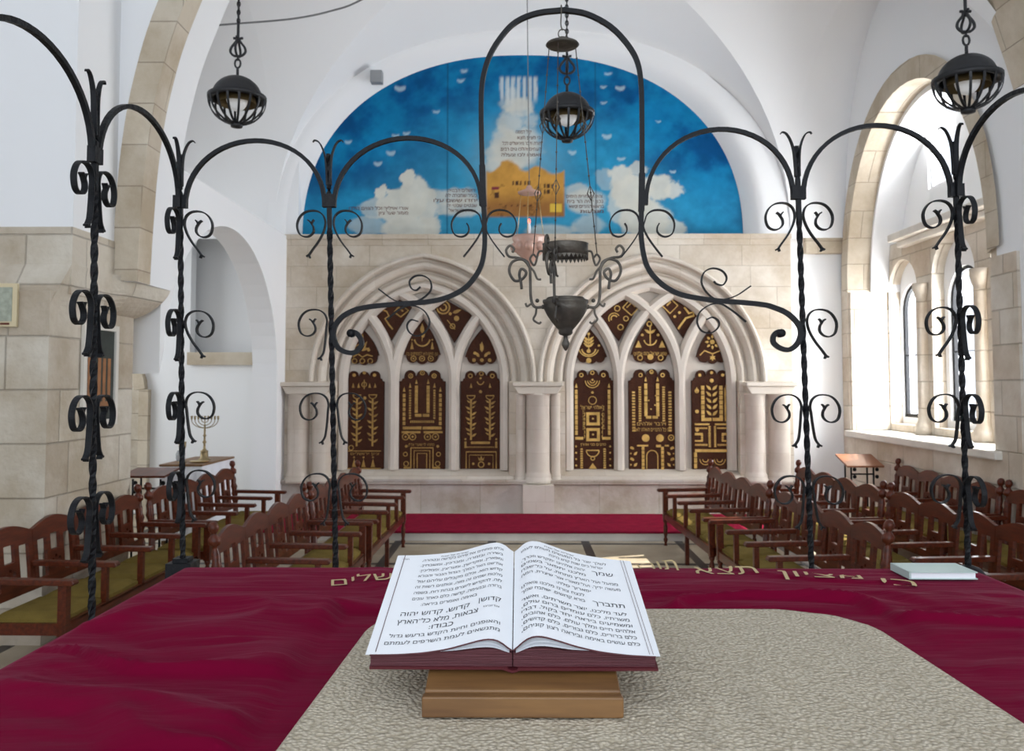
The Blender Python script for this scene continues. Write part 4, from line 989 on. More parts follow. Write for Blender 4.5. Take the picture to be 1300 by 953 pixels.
tp, zc0 = px_post(229, 232, 264, 2.28); f0 = post(tp, zc0, zc0+88*U, [(1, 0), (0, -1)], full, [(1, 0), (0, -1)]); T0 = tp
tp, zc1 = px_post(418, 426, 263, 2.262); f1 = post(tp, zc1, zc1+87*U, front, [(0, 'W'), (128*U, 'L'), (235*U, 'S'), (337*U, 'S')], front); T1 = tp
tp, zc4 = px_post(1013.5, 1030, 253, 2.208); f4 = post(tp, zc4, zc4+85*U, front, [(0, 'W'), (134*U, 'R'), (240*U, 'S'), (340*U, 'S')], front); T4 = tp
tp, zc5 = px_post(1214, 1229, 250, 2.19); f5 = post(tp, zc5, zc5+87*U, [(-1, 0), (0, -1)], [(0, 'W'), (133*U, 'W'), (240*U, 'S'), (338*U, 'S')], [(-1, 0), (0, -1)]); T5 = tp
xL = (T0[0][0]+T0[1][0])/2
fL1 = post(((xL-.005, 1.8), (xL+.012, 1.8)), zc0-.003, zc0+90*U, side, full, side)
fL2 = post(((xL-.005, 1.32), (xL+.012, 1.32)), zc0-.003, zc0+90*U, side, full, side)
xR = (T5[0][0]+T5[1][0])/2
fR1 = post(((xR-.01, 1.70), (xR+.01, 1.70)), zc5, zc5+90*U, side, full, side)
# arches between the posts
def arch_bar(A, B, rise, name='arch_bar', w=.012, t=.0108, dn=.0):
    A, B = Vector(A), Vector(B); n = 26; d = B-A; h = Vector((d.x, d.y, 0)).normalized(); nrm = Vector((-h.y, h.x, 0)); P3 = [A-Vector((0,0,dn))]
    for i in range(n+1):
        a = PI*i/n; P3.append(A+d*((1-math.cos(a))/2)+Vector((0, 0, rise*max(0, math.sin(a))**.92)))
    P3.append(B-Vector((0,0,dn))); sb(MB().sweep(P3, w, t, nrm), name)
def pt(f, z, dx=0, dy=0): p = f(z); return (p.x+dx, p.y+dy, z)
p2 = at(611, 262, Ys(611)); p3 = at(820, 262, Ys(820))
arch_bar(pt(f0, zc0, .0125), pt(f1, zc1, -.0125), 88*U); arch_bar(pt(f1, zc1, .0125), (p2.x, Ys(611), zc1), 89*U)
arch_bar((p3.x, Ys(820), zc4-.01), pt(f4, zc4, -.0125), 93*U); arch_bar(pt(f4, zc4, .0125), pt(f5, zc5, -.0125), 92*U)
arch_bar(pt(fL1, zc0, 0, .0125), pt(f0, zc0, 0, -.0125), .185); arch_bar(pt(fL2, zc0, 0, .0125), pt(fL1, zc0, 0, -.0125), .185)
arch_bar(pt(fR1, zc5, 0, .0125), pt(f5, zc5, 0, -.0125), .178)
# tall central arch running down into two S-curves that end in rolled tips
def pxpath(pts, n=4): return [at(x, y, Ys(x)) for x, y in [(p.x, p.y) for p in catmull([(x, y, 0) for x, y in pts], n)]]
Lp = [(444,424.6),(450,421.5),(457,428),(459,438),(452,446.5),(442,447.5),(430,442),(424,430),(424.5,416),(433.5,403),(449,394),(467,389.6),(491,387),(519,385),(543,383),(561,379.5),(577,373.5),(592,364),(604,350),(611.6,335),(615,316.5),(615.5,298),(615,280),(613,240),(612,200),(611,160),(611,120),(614,95),(622,70),(637,46),(655,28),(682,17),(716,13)]
Rp = [(994,423.5),(988,421),(982,426.5),(982,435),(990,441.5),(1000.5,444),(1009.6,439),(1015.7,429),(1016,417),(1009,406),(997.5,396.5),(982,390),(970,386.8),(944,384),(914,382),(890,379),(865,374),(847,365.5),(832,353),(821.5,338),(816.5,320),(813.8,298),(814,280),(815,220),(815,160),(814,110),(809.5,80),(797,57),(775,34),(745,18),(716,13)]
NR = (math.sin(.09/2.05), math.cos(.09/2.05), 0)
A_ = pxpath(Lp); B_ = pxpath(Rp)
sb(MB().sweep(A_+list(reversed(B_))[1:],   .013, .0125, NR), 'tall_arch_bar')
for c in ((446, 423), (991, 423)): p = at(c[0], c[1], Ys(c[0])); sb(MB().tube([p-Vector((0, .01, 0)), p+Vector((0, .01, 0))], .011, 12), 'rolled_tip')
extra = [[(480.7,366.8),(500.5,381),(519,385),(536,379),(547,368),(546,356),(537,350),(527,350.5),(520,357),(522,365.5),(528,368.5),(534,364)],
         [(491,406),(506.6,393),(522,387.5),(538,394),(545.5,408),(541,420),(530,426.5),(520,422),(516.8,413),(522,406),(531,408)],
         [(953,363),(933,376),(911,380.5),(897,371),(890.5,358),(894,345.5),(905,340.5),(917,344),(922.5,353),(918,361.5),(910,360.5),(906,357)],
         [(947,408.5),(932,396),(916,386),(902,386.5),(888.5,396),(885,409),(891,420),(902,422.5),(911,416.5),(912.5,408),(905,402.7),(897,405.5)]]
for e in extra: sb(MB().sweep(pxpath(e, 4), .012, .0035, NR), 'scroll')
# C-scrolls where the side arches meet the tall arch
for c, zcc in (((614.5), 262), ((815), 262)):
    for sg in (-1, 1):
        pts = [(26,64),(18,54),(8,40),(2,27),(3.5,19),(6,11),(12,6),(20,4.5),(29,6),(36,11),(40.5,19),(41,27),(38,35),(31,38.5),(24,37),(19.5,32),(19.5,26),(22,21.5)]
        sb(MB().sweep(pxpath([(c+sg*a, zcc+b) for a, b in pts], 3), .012, .0035, NR), 'scroll')
    sl = [p for p in (A_ if c < 700 else B_) if at(c, 268, Ys(c)).z < p.z < at(c, 205, Ys(c)).z]; sb(MB().sweep(sl, .0155, .0155, NR), 'bar_sleeve')
# foot rail and sockets
rl = MB(); a, b = f0(ZB-.05), f5(ZB-.05)
rl.sweep([(a.x, a.y, ZB-.05), (b.x, b.y, ZB-.05)], .02, .012, (0, 0, 1)); rl.sweep([(a.x, a.y, ZB-.05), (a.x, 1.32, ZB-.05)], .02, .012, (0, 0, 1)); rl.sweep([(b.x, b.y, ZB-.05), (b.x, 1.7, ZB-.05)], .02, .012, (0, 0, 1)); sb(rl, 'foot_rail')
for f, k in ((f0, 0), (f5, 1)):
    p = f(ZB)
    m = MB().box(p.x-.033, p.x+.033, p.y-.033, p.y+.033, ZB-.045, ZB-.005).box(p.x-.02, p.x+.02, p.y-.02, p.y+.02, ZB-.005, ZB+.006) if k == 0 else MB().lathe([(.045, -.05), (.045, -.03), (.040, -.012), (.028, .002), (.012, .008)], (p.x, p.y, ZB), 18)
    sb(m, 'socket')

# ------------------------------------------------------------------ reading table with velvet cover
TZ = 1.495; TX0, TX1, TY0, TY1 = -.735, .985, .52, 1.90
t = thing('reading_table', 'wooden reading table hidden under crimson velvet, on the raised platform', 'table', (.12, 1.2, .45))
def loc(m, o): m.v = [(x-o[0], y-o[1], z-o[2]) for x, y, z in m.v]; return m
to = (.12, 1.2, .45)
loc(MB().box(TX0+.02, TX1-.02, TY0+.02, TY1-.02, TZ-.045, TZ-.008), to).build('table_top', M['wood_lt'], t)
for x in (TX0+.05, TX1-.12):
    for y in (TY0+.06, TY1-.12): loc(MB().box(x, x+.07, y, y+.07, .45, TZ-.045), to).build('leg', M['wood_lt'], t)
def cloth(u, v):
    # fold the sheet over the table edge; long shallow creases run across it
    x = -.22+(1.72+.44)*u-.0; w = 1.72; ex = .012; m_ = .20; dm = .20
    X = TX0-dm+(w+2*dm)*u; Yv = TY0-dm+(TY1-TY0+2*dm)*v
    dx = max(TX0-X, X-TX1, 0); dy = max(TY0-Yv, Yv-TY1, 0); z = TZ
    x_ = min(max(X, TX0-.006), TX1+.006); y_ = min(max(Yv, TY0-.006), TY1+.006)
    wr = vn[int(v*239.99), int(u*259.99)]
    e = min(1, min(X-TX0, TX1-X, TY1-Yv)/.06) if dx == 0 and dy == 0 else 0
    if dx or dy:
        dd = max(dx, dy); z = TZ-dd+.004; o_ = .004+.012*math.sin(X*30+Yv*22)*min(1, dd/.15)
        if dx: x_ += (-1 if X < TX0 else 1)*abs(o_)*.5
        if dy: y_ += (-1 if Yv < TY0 else 1)*abs(o_)*.8
    else: z = TZ+max(.001, wr*(.25+.75*max(0, e)))
    return (x_-.12, y_-1.2, z-TZ)
gx, gy = np.meshgrid(np.linspace(0, 1, 260), np.linspace(0, 1, 240))
warp = vnoise(gx*2.2+1, gy*3+2, 11, 3)
vn = (vnoise(gx*2.6+gy*1.2, gy*15+warp*5.0+gx*2.0, 5, 4)-.36)*.030+(np.abs(vnoise(gx*1.7+5, gy*8+warp*4+gx*3, 8, 3)-.5) < .022)*.0
ridge = 1-np.abs(vnoise(gx*1.5+3, gy*9+warp*6+gx*1.5, 21, 2)*2-1); vn = vn*1.15+np.clip(ridge-.80, 0, 1)*.085+(vnoise(gx*3+gy*2+9, gy*34+warp*9+gx*4, 31, 3)-.5)*.008
MAT = (-.33, .65, .4, 1.54)   # the mat presses the creases flat
X_g = TX0-.2+(1.72+.4)*gx; Y_g = TY0-.2+(TY1-TY0+.4)*gy
vn = vn*(1-.65*sm(1.62, 1.70, Y_g)*sm(1.95, 1.87, Y_g))
bkm = sm(.03, .0, np.maximum(np.abs(X_g-.872)-.08, np.abs(Y_g-1.825)-.055)); vn = vn*(1-bkm*.95)
inm = sm(0, .05, np.minimum.reduce([X_g-MAT[0]+.02, MAT[1]+.02-X_g, MAT[3]+.02-Y_g])); vn = vn*(1-inm*.97)
tag(MB().grid(cloth, 260, 240).build('velvet_tablecloth', M['velvet'], fix=False), 'crimson velvet cover with gold embroidered letters, spread over the reading table', 'tablecloth').location = (.12, 1.2, TZ)
tc_ = bpy.data.objects['velvet_tablecloth']
# embroidered letters in a shallow curve near the far edge
m = MB()
def cloth_z(x, y):
    u = (x-TX0+.2)/(1.72+.4); v = (y-TY0+.2)/(TY1-TY0+.4); i = int(np.clip(v*239, 0, 239)); j = int(np.clip(u*259, 0, 259)); return TZ+max(.001, vn[max(0, i-3):i+4, max(0, j-3):j+4].max())+.0018
def word(txt, px, py, w_px, h=.052, rot=0):
    c = at(px, py, 1); d = (c-EYE); k = (TZ+.003-EYE.z)/d.z; p = EYE+d*k; s_ = h/.60
    v, f, wd = glyphs(txt, s_, align='CENTER'); kx = (w_px/F*p.y)/wd
    vv = []
    for x, y in v:
        X = p.x+(x*kx)*math.cos(rot)-(y-h/2)*math.sin(rot); Y = p.y+(x*kx)*math.sin(rot)+(y-h/2)*math.cos(rot); vv.append((X-.12, Y-1.2, cloth_z(X, Y)-TZ))
    b = MB().add(vv, f); m.add(b.v, b.f)
word('כי', 1141, 743, 40, rot=-.28); word('מציון', 1042, 733.5, 98, rot=-.18); word('תצא', 922, 726.5, 76, rot=-.08); word('תורה', 828, 723, 62, rot=0)
word('ודבר', 710, 722, 62); word('יהוה', 620, 723, 62); word('מירושלים', 492, 736, 138, rot=.22)
m.build('embroidery', M['gold_thread'], tc_, fix=False)

# woven mat
def rrect(x0, x1, y0, y1, r, n=8):
    out = []
    for cx, cy, a in ((x1-r, y1-r, 0), (x0+r, y1-r, 90), (x0+r, y0+r, 180), (x1-r, y0+r, 270)):
        for i in range(n+1): an = math.radians(a+90*i/n); out.append((cx+r*math.cos(an), cy+r*math.sin(an)))
    return out
m = MB(); ol = []
for (x, y) in rrect(-.28, .60, .50, 1.515, .13, 10):
    k = (y-.5)/1.0; ol.append((x+(.035*k if x < .1 else -.02*k), y-(.004*math.sin(x*14))))
cxm, cym = .15, 1.0; vv = []; R_N = 60
n_o = len(ol)
for j in range(R_N+1):
    s_ = j/R_N
    for i, (x, y) in enumerate(ol):
        X = cxm+(x-cxm)*s_; Y = cym+(y-cym)*s_; z = .012+.0012*math.sin(X*520)*math.sin(Y*520+math.sin(X*90)) + .001*math.sin(X*11+Y*7)
        if s_ > .985: z = .007
        vv.append((X-cxm, Y-cym, z))
for (x, y) in ol: vv.append((x-cxm, y-cym, .0))
m.add(vv, [(j*n_o+i, j*n_o+(i+1) % n_o, (j+1)*n_o+(i+1) % n_o, (j+1)*n_o+i) for j in range(R_N+1) for i in range(n_o)], True)
mt = m.build('woven_mat', M['weave'], fix=False); mt.location = (cxm, cym, TZ+.002); tag(mt, 'beige coarsely woven mat with rounded corners under the open prayer book', 'mat')

# book stand and the open prayer book
BX, BY, BZ = -.009, 1.058, 1.5535; TILT = math.radians(13.2)
st = thing('book_stand', 'low sloping wooden stand holding up the open prayer book', 'book stand', (BX, BY, TZ+.0165))
zt = BZ-TZ-.0205
m = MB(); m.prism([(-.03, 0), (.24, 0), (.24, zt+.24*math.tan(TILT)-.004), (-.03, zt-.03*math.tan(TILT)-.004)], -.104, .128, 'YZ'); m.build('sloping_block', M['wood_lt'], st, bevel=.002)
MB().box(-.106, .130, -.045, -.030, 0, zt-.014).build('front_lip', M['wood_lt'], st, bevel=.002)
bk = thing('open_prayer_book', 'thick prayer book with maroon page edges lying open on the wooden stand', 'book', (BX, BY, BZ))
bk.rotation_euler = (TILT, 0, 0)
PW, PHH = .1735, .283
def hgt(u, side, v):
    ks = [(0, .003), (.04, .013), (.10, .021), (.18, .022), (.30, .016), (.45, .008), (.62, .003), (.8, .0005), (1, 0)] if side < 0 else [(0, .003), (.04, .015), (.10, .024), (.18, .027), (.30, .021), (.45, .012), (.62, .005), (.8, .001), (1, -.001)]
    for (a, b), (c, d) in zip(ks, ks[1:]):
        if u <= c: t = (u-a)/(c-a); t = t*t*(3-2*t) if False else t; return b+(d-b)*t
    return ks[-1][1]
import functools
def hs(u, side, v=0):
    s_ = 0; w_ = 0
    for du in (-.05, -.025, 0, .025, .05):
        uu = min(1, max(0, u+du)); s_ += hgt(uu, side, v); w_ += 1
    return s_/w_
def sm_(u): t = min(1, max(0, (u-.35)/.35)); return t*t*(3-2*t)
TH = {-1: .0185, 1: .0180}
for side in (-1, 1):
    def surf(u, v, side=side, dz=0): return (side*(.0006+PW*u), PHH*v, TH[side]+hs(u, side, v)+dz-(.007*u*v if side > 0 else 0))
    # block of pages
    m = MB(); N_ = 30; vv = []
    for i in range(N_+1):
        u = i/N_; x, y0, z = surf(u, 0); zz = TH[side]+hs(u, side)*(.35 if u < .4 else .35+.6*min(1, (u-.4)/.3))-.0016
        zf = min(z-.0012, zz)-(.007*u if side > 0 else 0); vv += [(x, .003, .0015), (x, .003, min(z-.0012, zz)), (x, PHH-.002, zf), (x, PHH-.002, .0015)]
    m.add(vv, [(4*i+k, 4*i+(k+1) % 4, 4*i+4+(k+1) % 4, 4*i+4+k) for i in range(N_) for k in range(4)]+[(0, 1, 2, 3), (4*N_+3, 4*N_+2, 4*N_+1, 4*N_)])
    m.build('page_block', M['edge'], bk)
    # top leaf and a few leaves lifting beneath it
    pg = MB().grid(lambda u, v: surf(u, v), 40, 4); vs_ = list(pg.v); pg.add([(x, y, z-.0008) for x, y, z in vs_], [tuple(reversed(f)) for f in pg.f])
    page = pg.build('left_page' if side < 0 else 'right_page', M['page'], bk, fix=False); page['label'] = 'printed page with Hebrew text'
    lv = MB()
    for q, kk in enumerate((.84, .68, .50)):
        lv.grid(lambda u, v, q=q, kk=kk: (side*(.004+(PW+.0008*(q+1))*u), PHH*v+.0008, TH[side]+hs(u, side, v)*(kk+(1-kk)*sm_(u))-.0003*(q+1)-(.007*u*v if side > 0 else 0)), 30, 2)
    lv.build('under_leaf', M['page'], bk, fix=False)
    # maroon edge line of the leaf
    el = MB(); el.sweep([Vector(surf(i/30, 0))+Vector((0, -.0005, -.0006)) for i in range(31)], .0012, .0014, (0, 1, 0)); el.build('leaf_edge', M['edge'], bk)
    if side < 0: e2 = MB().sweep([(-(.0006+PW*.965), PHH*.02, TH[side]+.0004), (-(.0006+PW*.965), PHH*.995, TH[side]+.0006)], .0012, .0006, (0, 0, 1)); e2.build('leaf_edge', M['edge'], bk)
    else:
        for q in (.94, .965): MB().sweep([((.0006+PW*(q+.02)), PHH*.01, TH[side]+.0000), ((.0006+PW*q), PHH*.995, TH[side]+.0003-.007*q)], .0004, .0004, (0, 0, 1)).build('leaf_edge', M['edge'], bk)
m = MB().box(-PW-.002, -.006, .001, PHH+.003, -.002, .0015).box(.006, PW+.004, -.001, PHH+.003, -.002, .0015); m.sweep([(-.012, PHH/2, .0), (0, PHH/2, -.0045), (.012, PHH/2, 0)], PHH, .003, (0, 1, 0))
m.build('cover', M['cover'], bk)
def print_page(side, lines, name):
    m = MB()
    for txt, u0, u1, v, h in lines:
        """u0..u1: extent from the gutter (fraction of the page width)"""
        v2, f, wd = glyphs(txt, h/.60, align='LEFT', bold=.012); xmin = min(p[0] for p in v2); W_ = abs(u1-u0)*PW; k = W_/wd
        vv = []
        for x, y in v2:
            t = (x-xmin)/wd                 # 0 = left end
            u = (max(u0, u1)-(max(u0, u1)-min(u0, u1))*t) if side < 0 else (min(u0, u1)+(max(u0, u1)-min(u0, u1))*t)
            vv.append((side*(.0006+PW*u), PHH*v+y, TH[side]+hs(u, side)+.0005-(.007*u*v if side > 0 else 0)))
        m.add(vv, f)
    page = [c for c in bk.children if c.name.startswith('left_page' if side < 0 else 'right_page')][0]
    m.build('printed_text', M['ink'], page, fix=False)
h1, h2 = .0070, .0100
Lt = ['וכלם פותחים את־פיהם בקדשה ובטהרה,', 'בשירה ובזמרה, ומברכין, ומשבחין,', 'ומפארין, ומקדישין, ומעריצין, וממליכין:', 'את־שם האל המלך הגדול הגבור והנורא', 'קדוש הוא, וכלם מקבלים עליהם עול', 'מלכות שמים זה מזה, ונותנים רשות זה', 'לזה, להקדיש ליוצרם בנחת רוח, בשפה', 'ברורה ובנעימה, קדשה כלם כאחד עונים']
L_ = [('שחרית של שבת', .40, .64, .955, .004), ('תלד', .92, .98, .94, .004)]
v = .915
for k, tx in enumerate(Lt): L_.append((tx, .09, .80 if k != 1 else .80, v-k*.062, h1))
L_ += [('באימה ואומרים ביראה:', .28, .72, .419, h1), ('קדוש|', .09, .26, .345, h2), ('קדוש, קדוש יהוה', .33, .86, .328, h2), ('אדונינו', .10, .22, .285, .004), ('צבאות, מלא כל־הארץ', .26, .87, .255, h2), ('כבודו:', .44, .62, .192, h2), ('והאופנים וחיות הקדש ברעש גדול', .09, .90, .135, h1), ('מתנשאים לעמת השרפים לעמתם', .09, .92, .075, h1)]
print_page(-1, L_, 'l')
Rt = [('שחרית של שבת', .26, .52, .95, .004), ('לשלך יוצר כל המעשים מעולם לעמו', .06, .80, .905, h1), ('ישראל ביום שבת קדש ברכה', .30, .76, .85, h1), ('שמך', .66, .84, .775, h2), ('יהוה אלהינו יתקדש וזכרך,', .06, .60, .79, h1), ('מלכנו יתפאר בשמים', .06, .60, .732, h1), ('ממעל ועל הארץ מתחת, על כל־שבח', .06, .86, .672, h1), ('מעשה ידיך, ועל־מאורי אור שיצרת, המה', .06, .87, .612, h1), ('יפארוך סלה:', .34, .62, .552, h1),
      ('תתברך', .62, .87, .43, h2), ('לנצח צורנו מלכנו וגואלנו', .06, .56, .492, h1), ('בורא קדושים. ישתבח שמך', .06, .56, .435, h1), ('לעד מלכנו, יוצר משרתים, ואשר', .06, .87, .352, h1), ('משרתיו, כלם עומדים ברום עולם,', .06, .88, .298, h1), ('ומשמיעים ביראה יחד בקול, דברי', .06, .89, .244, h1), ('אלהים חיים ומלך עולם. כלם אהובים,', .06, .90, .190, h1), ('כלם ברורים, כלם גבורים, כלם קדושים,', .06, .90, .136, h1), ('כלם עושים באימה וביראה רצון קוניהם,', .06, .91, .080, h1)]
print_page(1, Rt, 'r')

# small closed book near the far right corner of the table
sbk = thing('closed_book', 'small closed book with pale green cover on the velvet near the right corner', 'book', (.872, 1.825, TZ+.005), 0)
MB().box(-.066, .066, -.042, .042, .002, .013).build('pages', M['page'], sbk); MB().box(-.069, .069, -.045, .045, .013, .015).build('front_cover', M['lightbook'], sbk); MB().box(-.069, .069, -.045, .045, 0, .002).build('back_cover', M['lightbook'], sbk); MB().box(-.071, -.068, -.045, .045, 0, .015).build('spine', M['lightbook'], sbk)

# ------------------------------------------------------------------ hanging cage lamps
def cage_lamp(px, py, wpx, Y, label, top_px=None):
    c = at(px, py, Y); root = thing('pendant_lamp', label, 'lamp', (c.x, c.y, c.z), 0, 'round cage lamps hanging from the vault'); r = wpx/2/F*Y
    a = r*.86
    MB().lathe([(a*math.cos(t), .05*r+a*math.sin(t)*.92) for t in [PI/2*i/10 for i in range(10)]]+[(.02*r, .05*r+a*.92)]+[(a*.94*math.cos(t), .05*r+a*.88*math.sin(t)) for t in [PI/2*(9-i)/10 for i in range(10)]], n=24, cap=False).build('dome', M['lampblack'], root)
    MB().lathe([(a, .10*r), (r, .14*r), (r*1.0, .02*r), (r*.92, -.02*r), (a*.9, .03*r), (a, .10*r)], n=28, cap=False).build('rim', M['lampblack'], root)
    rb = MB()
    for k in range(16):
        an = 2*PI*k/16; P3 = [(r*.97*math.cos(t)*math.cos(an), r*.97*math.cos(t)*math.sin(an), -r*.86*math.sin(t)) for t in [PI/2*i/9 for i in range(9)]]; P3.append((.02*math.cos(an), .02*math.sin(an), -r*.86)); rb.sweep(P3, r*.075, r*.035, (-math.sin(an), math.cos(an), 0))
    rb.build('cage', M['lampblack'], root)
    MB().lathe([(.16*r, -.86*r), (.22*r, -.84*r), (.20*r, -.96*r), (.06*r, -1.0*r)], n=14).build('bottom_cap', M['lampblack'], root)
    MB().sphere((0, 0, .02*r), r*.36, 12, (1, 1, 1.15)).build('bulb', M['bulb'], root)
    MB().lathe([(r*.30, .33*r), (r*.62, .10*r), (r*.66, -.16*r)], n=20, cap=False).build('reflector', M['dimbrass'], root)
    ch = MB(); z = .05*r+a*.92
    ch.tube([(0, 0, z), (0, 0, z+.32*r)], .05*r, 8)
    ch.tube([(.10*r*math.cos(t), 0, z+.46*r+.16*r*math.sin(t)) for t in [2*PI*i/12 for i in range(12)]], .035*r, 6, closed=True)
    ch.tube([(0, 0, z+.56*r), (0, 0, z+.74*r)], .035*r, 6)
    for sg in (-1, 1):
        for off in ((1, 0), (0, 1)):
            P3 = [(sg*x*r*off[0], sg*x*r*off[1], z+zz*r) for x, zz in ((0,.72),(.14,.74),(.26,.86),(.24,1.02),(.12,1.18),(.05,1.30),(.10,1.36),(.17,1.36))]; ch.tube(catmull(P3, 4), .045*r, 6)
    ch.tube([(0, 0, z+1.2*r), (0, 0, z+1.9*r)], .05*r, 6)
    ztop = 7.6-c.z; zz = z+1.9*r; k = 0
    ch.tube([(0, 0, zz), (0, 0, ztop)], .028*r, 6)
    while zz < min(ztop-.1, 3.2):
        o_ = (1, 0) if k % 2 == 0 else (0, 1); ch.tube([(.055*r*math.cos(t)*o_[0], .055*r*math.cos(t)*o_[1], zz+.09*r+.10*r*math.sin(t)) for t in [2*PI*i/8 for i in range(8)]], .022*r, 5, closed=True); zz += .15*r; k += 1
    ch.build('hanging_chain', M['lampblack'], root)
cage_lamp(301, 127, 74, 5.9, 'black round cage lamp hanging upper left in front of the groined vault')
cage_lamp(720, 147, 71, 6.15, 'black round cage lamp hanging at centre in front of the mural')
cage_lamp(1228, 104, 84, 5.2, 'black round cage lamp hanging upper right beside the window arch')

# bronze oil lamp hung on the tall arch of the screen
YO = 2.235
oc = at(718, 400, YO); ol_ = thing('bronze_oil_lamp', 'antique bronze oil lamp with three scrolled arms hanging from the tall iron arch', 'oil lamp', (oc.x, oc.y, oc.z)); OO = oc.copy()
def q(x, y, d=0): p = at(x, y, YO); return Vector((p.x-OO.x, d, p.z-OO.z))
cb, rb_ = q(718, 385), 26.5*U
bp = [(27,382),(29,381),(29,384),(27.5,386),(28,390),(26.5,394),(23.5,400),(18.5,407.5),(12.5,415),(9,419),(9,423),(7,425),(2.5,426.5),(3,431),(5,435),(5,438),(3,442),(1,445)]
MB().lathe([(r*U, q(718, y).z) for r, y in bp], n=28).build('bowl', M['bronze'], ol_)
MB().lathe([(26*U, q(718, 381).z), (23*U, q(718, 377.5).z), (23.5*U, q(718, 378).z), (20*U, q(718, 380).z)], n=28, cap=False).build('rim', M['bronze'], ol_)
cr = MB(); rc = 29*U; zt_, zb_ = q(718, 311).z, q(718, 325).z; n = 60
cr.lathe([(rc, zt_), (rc*1.02, zt_+.003), (rc*.97, zt_), (rc*.97, zb_), (rc, zb_), (rc, zt_)], n=36, cap=False)
for i in range(32):
    a0, a1 = 2*PI*i/32, 2*PI*(i+1)/32; am_ = (a0+a1)/2
    cr.add([(rc*math.cos(a0), rc*math.sin(a0), zb_), (rc*math.cos(a1), rc*math.sin(a1), zb_), (rc*math.cos(am_), rc*math.sin(am_), zb_-.011), (rc*.96*math.cos(a0), rc*.96*math.sin(a0), zb_), (rc*.96*math.cos(a1), rc*.96*math.sin(a1), zb_), (rc*.96*math.cos(am_), rc*.96*math.sin(am_), zb_-.011)], [(0,1,2), (5,4,3), (0,2,5,3), (1,4,5,2)])
cr.build('toothed_crown', M['bronze'], ol_)
top_ = q(714, 58)
for k, az in enumerate((8, 172, 249)):
    ca_, sa_ = math.cos(math.radians(az)), math.sin(math.radians(az))
    def R2(x, y): h_ = (x-718)*U; return Vector((h_*ca_, h_*sa_, q(718, y).z))
    arm = MB()
    arm.tube(catmull([R2(745,389), R2(757,389), R2(762,378), R2(763,350), R2(764,338), R2(773,328), R2(786,331), R2(790,343), R2(783,355), R2(773,353), R2(768,345), R2(774,340), R2(777,347), R2(775,357), R2(774,366)], 5), .0038, 8)
    arm.tube(catmull([R2(763,345), R2(766,332), R2(778,326), R2(790,324), R2(794,316), R2(789,310), R2(784,314), R2(786,319)], 5), .0035, 8)
    arm.tube(catmull([R2(746,318), R2(752,319), R2(755,330), R2(758,336), R2(763,328), R2(759,322), R2(755,326)], 4), .003, 7)
    arm.tube(catmull([R2(763,338), R2(758,344), R2(754,353), R2(749,354)], 4), .003, 7)
    arm.tube(catmull([R2(755,389), R2(756,398), R2(759,405), R2(752,410), R2(749,408)], 4), .003, 7); arm.tube(catmull([R2(762,385), R2(767,388), R2(769,384)], 4), .003, 7); arm.sphere(R2(754, 381), .0055, 8); arm.tube([R2(745,389), R2(748,389)], .006, 8)
    arm.build('scrolled_arm', M['bronze'], ol_)
    a_, b_ = R2(759, 321), top_+Vector((ca_*.036, sa_*.036, -.005)); chn = MB(); chn.tube([a_, b_], .0014, 6)
    h_ = (b_-a_); u_ = h_.normalized(); w_ = Vector((1, 0, 0)) if k < 2 else Vector((1, 0, 0))
    for tt in (.30, .34) if False else (.29, .62): 
        c_ = a_+h_*tt; chn.tube([c_-u_*.022, c_+w_*.009, c_+u_*.022, c_-w_*.009], .0017, 5, closed=True)
    for tt in np.linspace(.05, .95, 12): chn.sphere(a_+h_*float(tt), .0028, 6)
    chn.build('chain', M['bronze'], ol_)
cn = MB().lathe([(.001, .012), (.010, .012), (.022, .004), (.042, -.004), (.045, -.008), (.040, -.012), (.02, -.014), (.001, -.016)], tuple(top_+Vector((0, 0, .010))), 26)
cn.build('canopy', M['bronze'], ol_)
hk = MB(); tp_ = top_+Vector((0, 0, .020)); hk.tube([tp_+Vector((.011*math.cos(t), 0, .012+.013*math.sin(t))) for t in [2*PI*i/14 for i in range(14)]], .0016, 6, closed=True)
bar = at(714, 13, YO); bz = bar.z-OO.z
hk.tube(catmull([tp_+Vector((0, 0, .022)), Vector((tp_.x-.004, -.0, (tp_.z+bz)/2)), Vector((tp_.x-.003, -.012, bz-.005)), Vector((tp_.x-.003, -.012, bz+.006)), Vector((tp_.x-.003, 0, bz+.0125)), Vector((tp_.x-.003, .011, bz+.004))], 4), .0018, 6)
hk.build('hook', M['bronze'], ol_)

# eternal light of pink glass before the ark
YN = 10.3; nc = at(672, 300, YN); nt_ = thing('eternal_light', 'small hanging lamp with pink glass bowl and red light in front of the mural', 'lamp', tuple(nc)); s1 = YN/F
def zN(y): return at(672, y, YN).z-nc.z
MB().lathe([(21*s1, zN(301)), (22*s1, zN(300)), (22*s1, zN(304)), (19*s1, zN(310)), (20*s1, zN(316)), (16*s1, zN(322)), (10*s1, zN(327)), (6*s1, zN(332)), (2.5*s1, zN(338))], n=20).build('glass_bowl', M['pinkglass'], nt_)
m = MB()
for k in range(8): a = 2*PI*k/8; m.sphere((18*s1*math.cos(a), 18*s1*math.sin(a), zN(314)), 6.5*s1, 8)
m.build('glass_lobes', M['pinkglass'], nt_)
MB().lathe([(1*s1, zN(235)), (3*s1, zN(236)), (5*s1, zN(240)), (15*s1, zN(244)), (14*s1, zN(246)), (2*s1, zN(243))], n=18).build('canopy', M['pinkglass'], nt_)
m = MB()
for k in range(3): a = 2*PI*k/3+.4; m.tube([(13*s1*math.cos(a), 13*s1*math.sin(a), zN(245)), (20*s1*math.cos(a), 20*s1*math.sin(a), zN(301))], .004, 5)
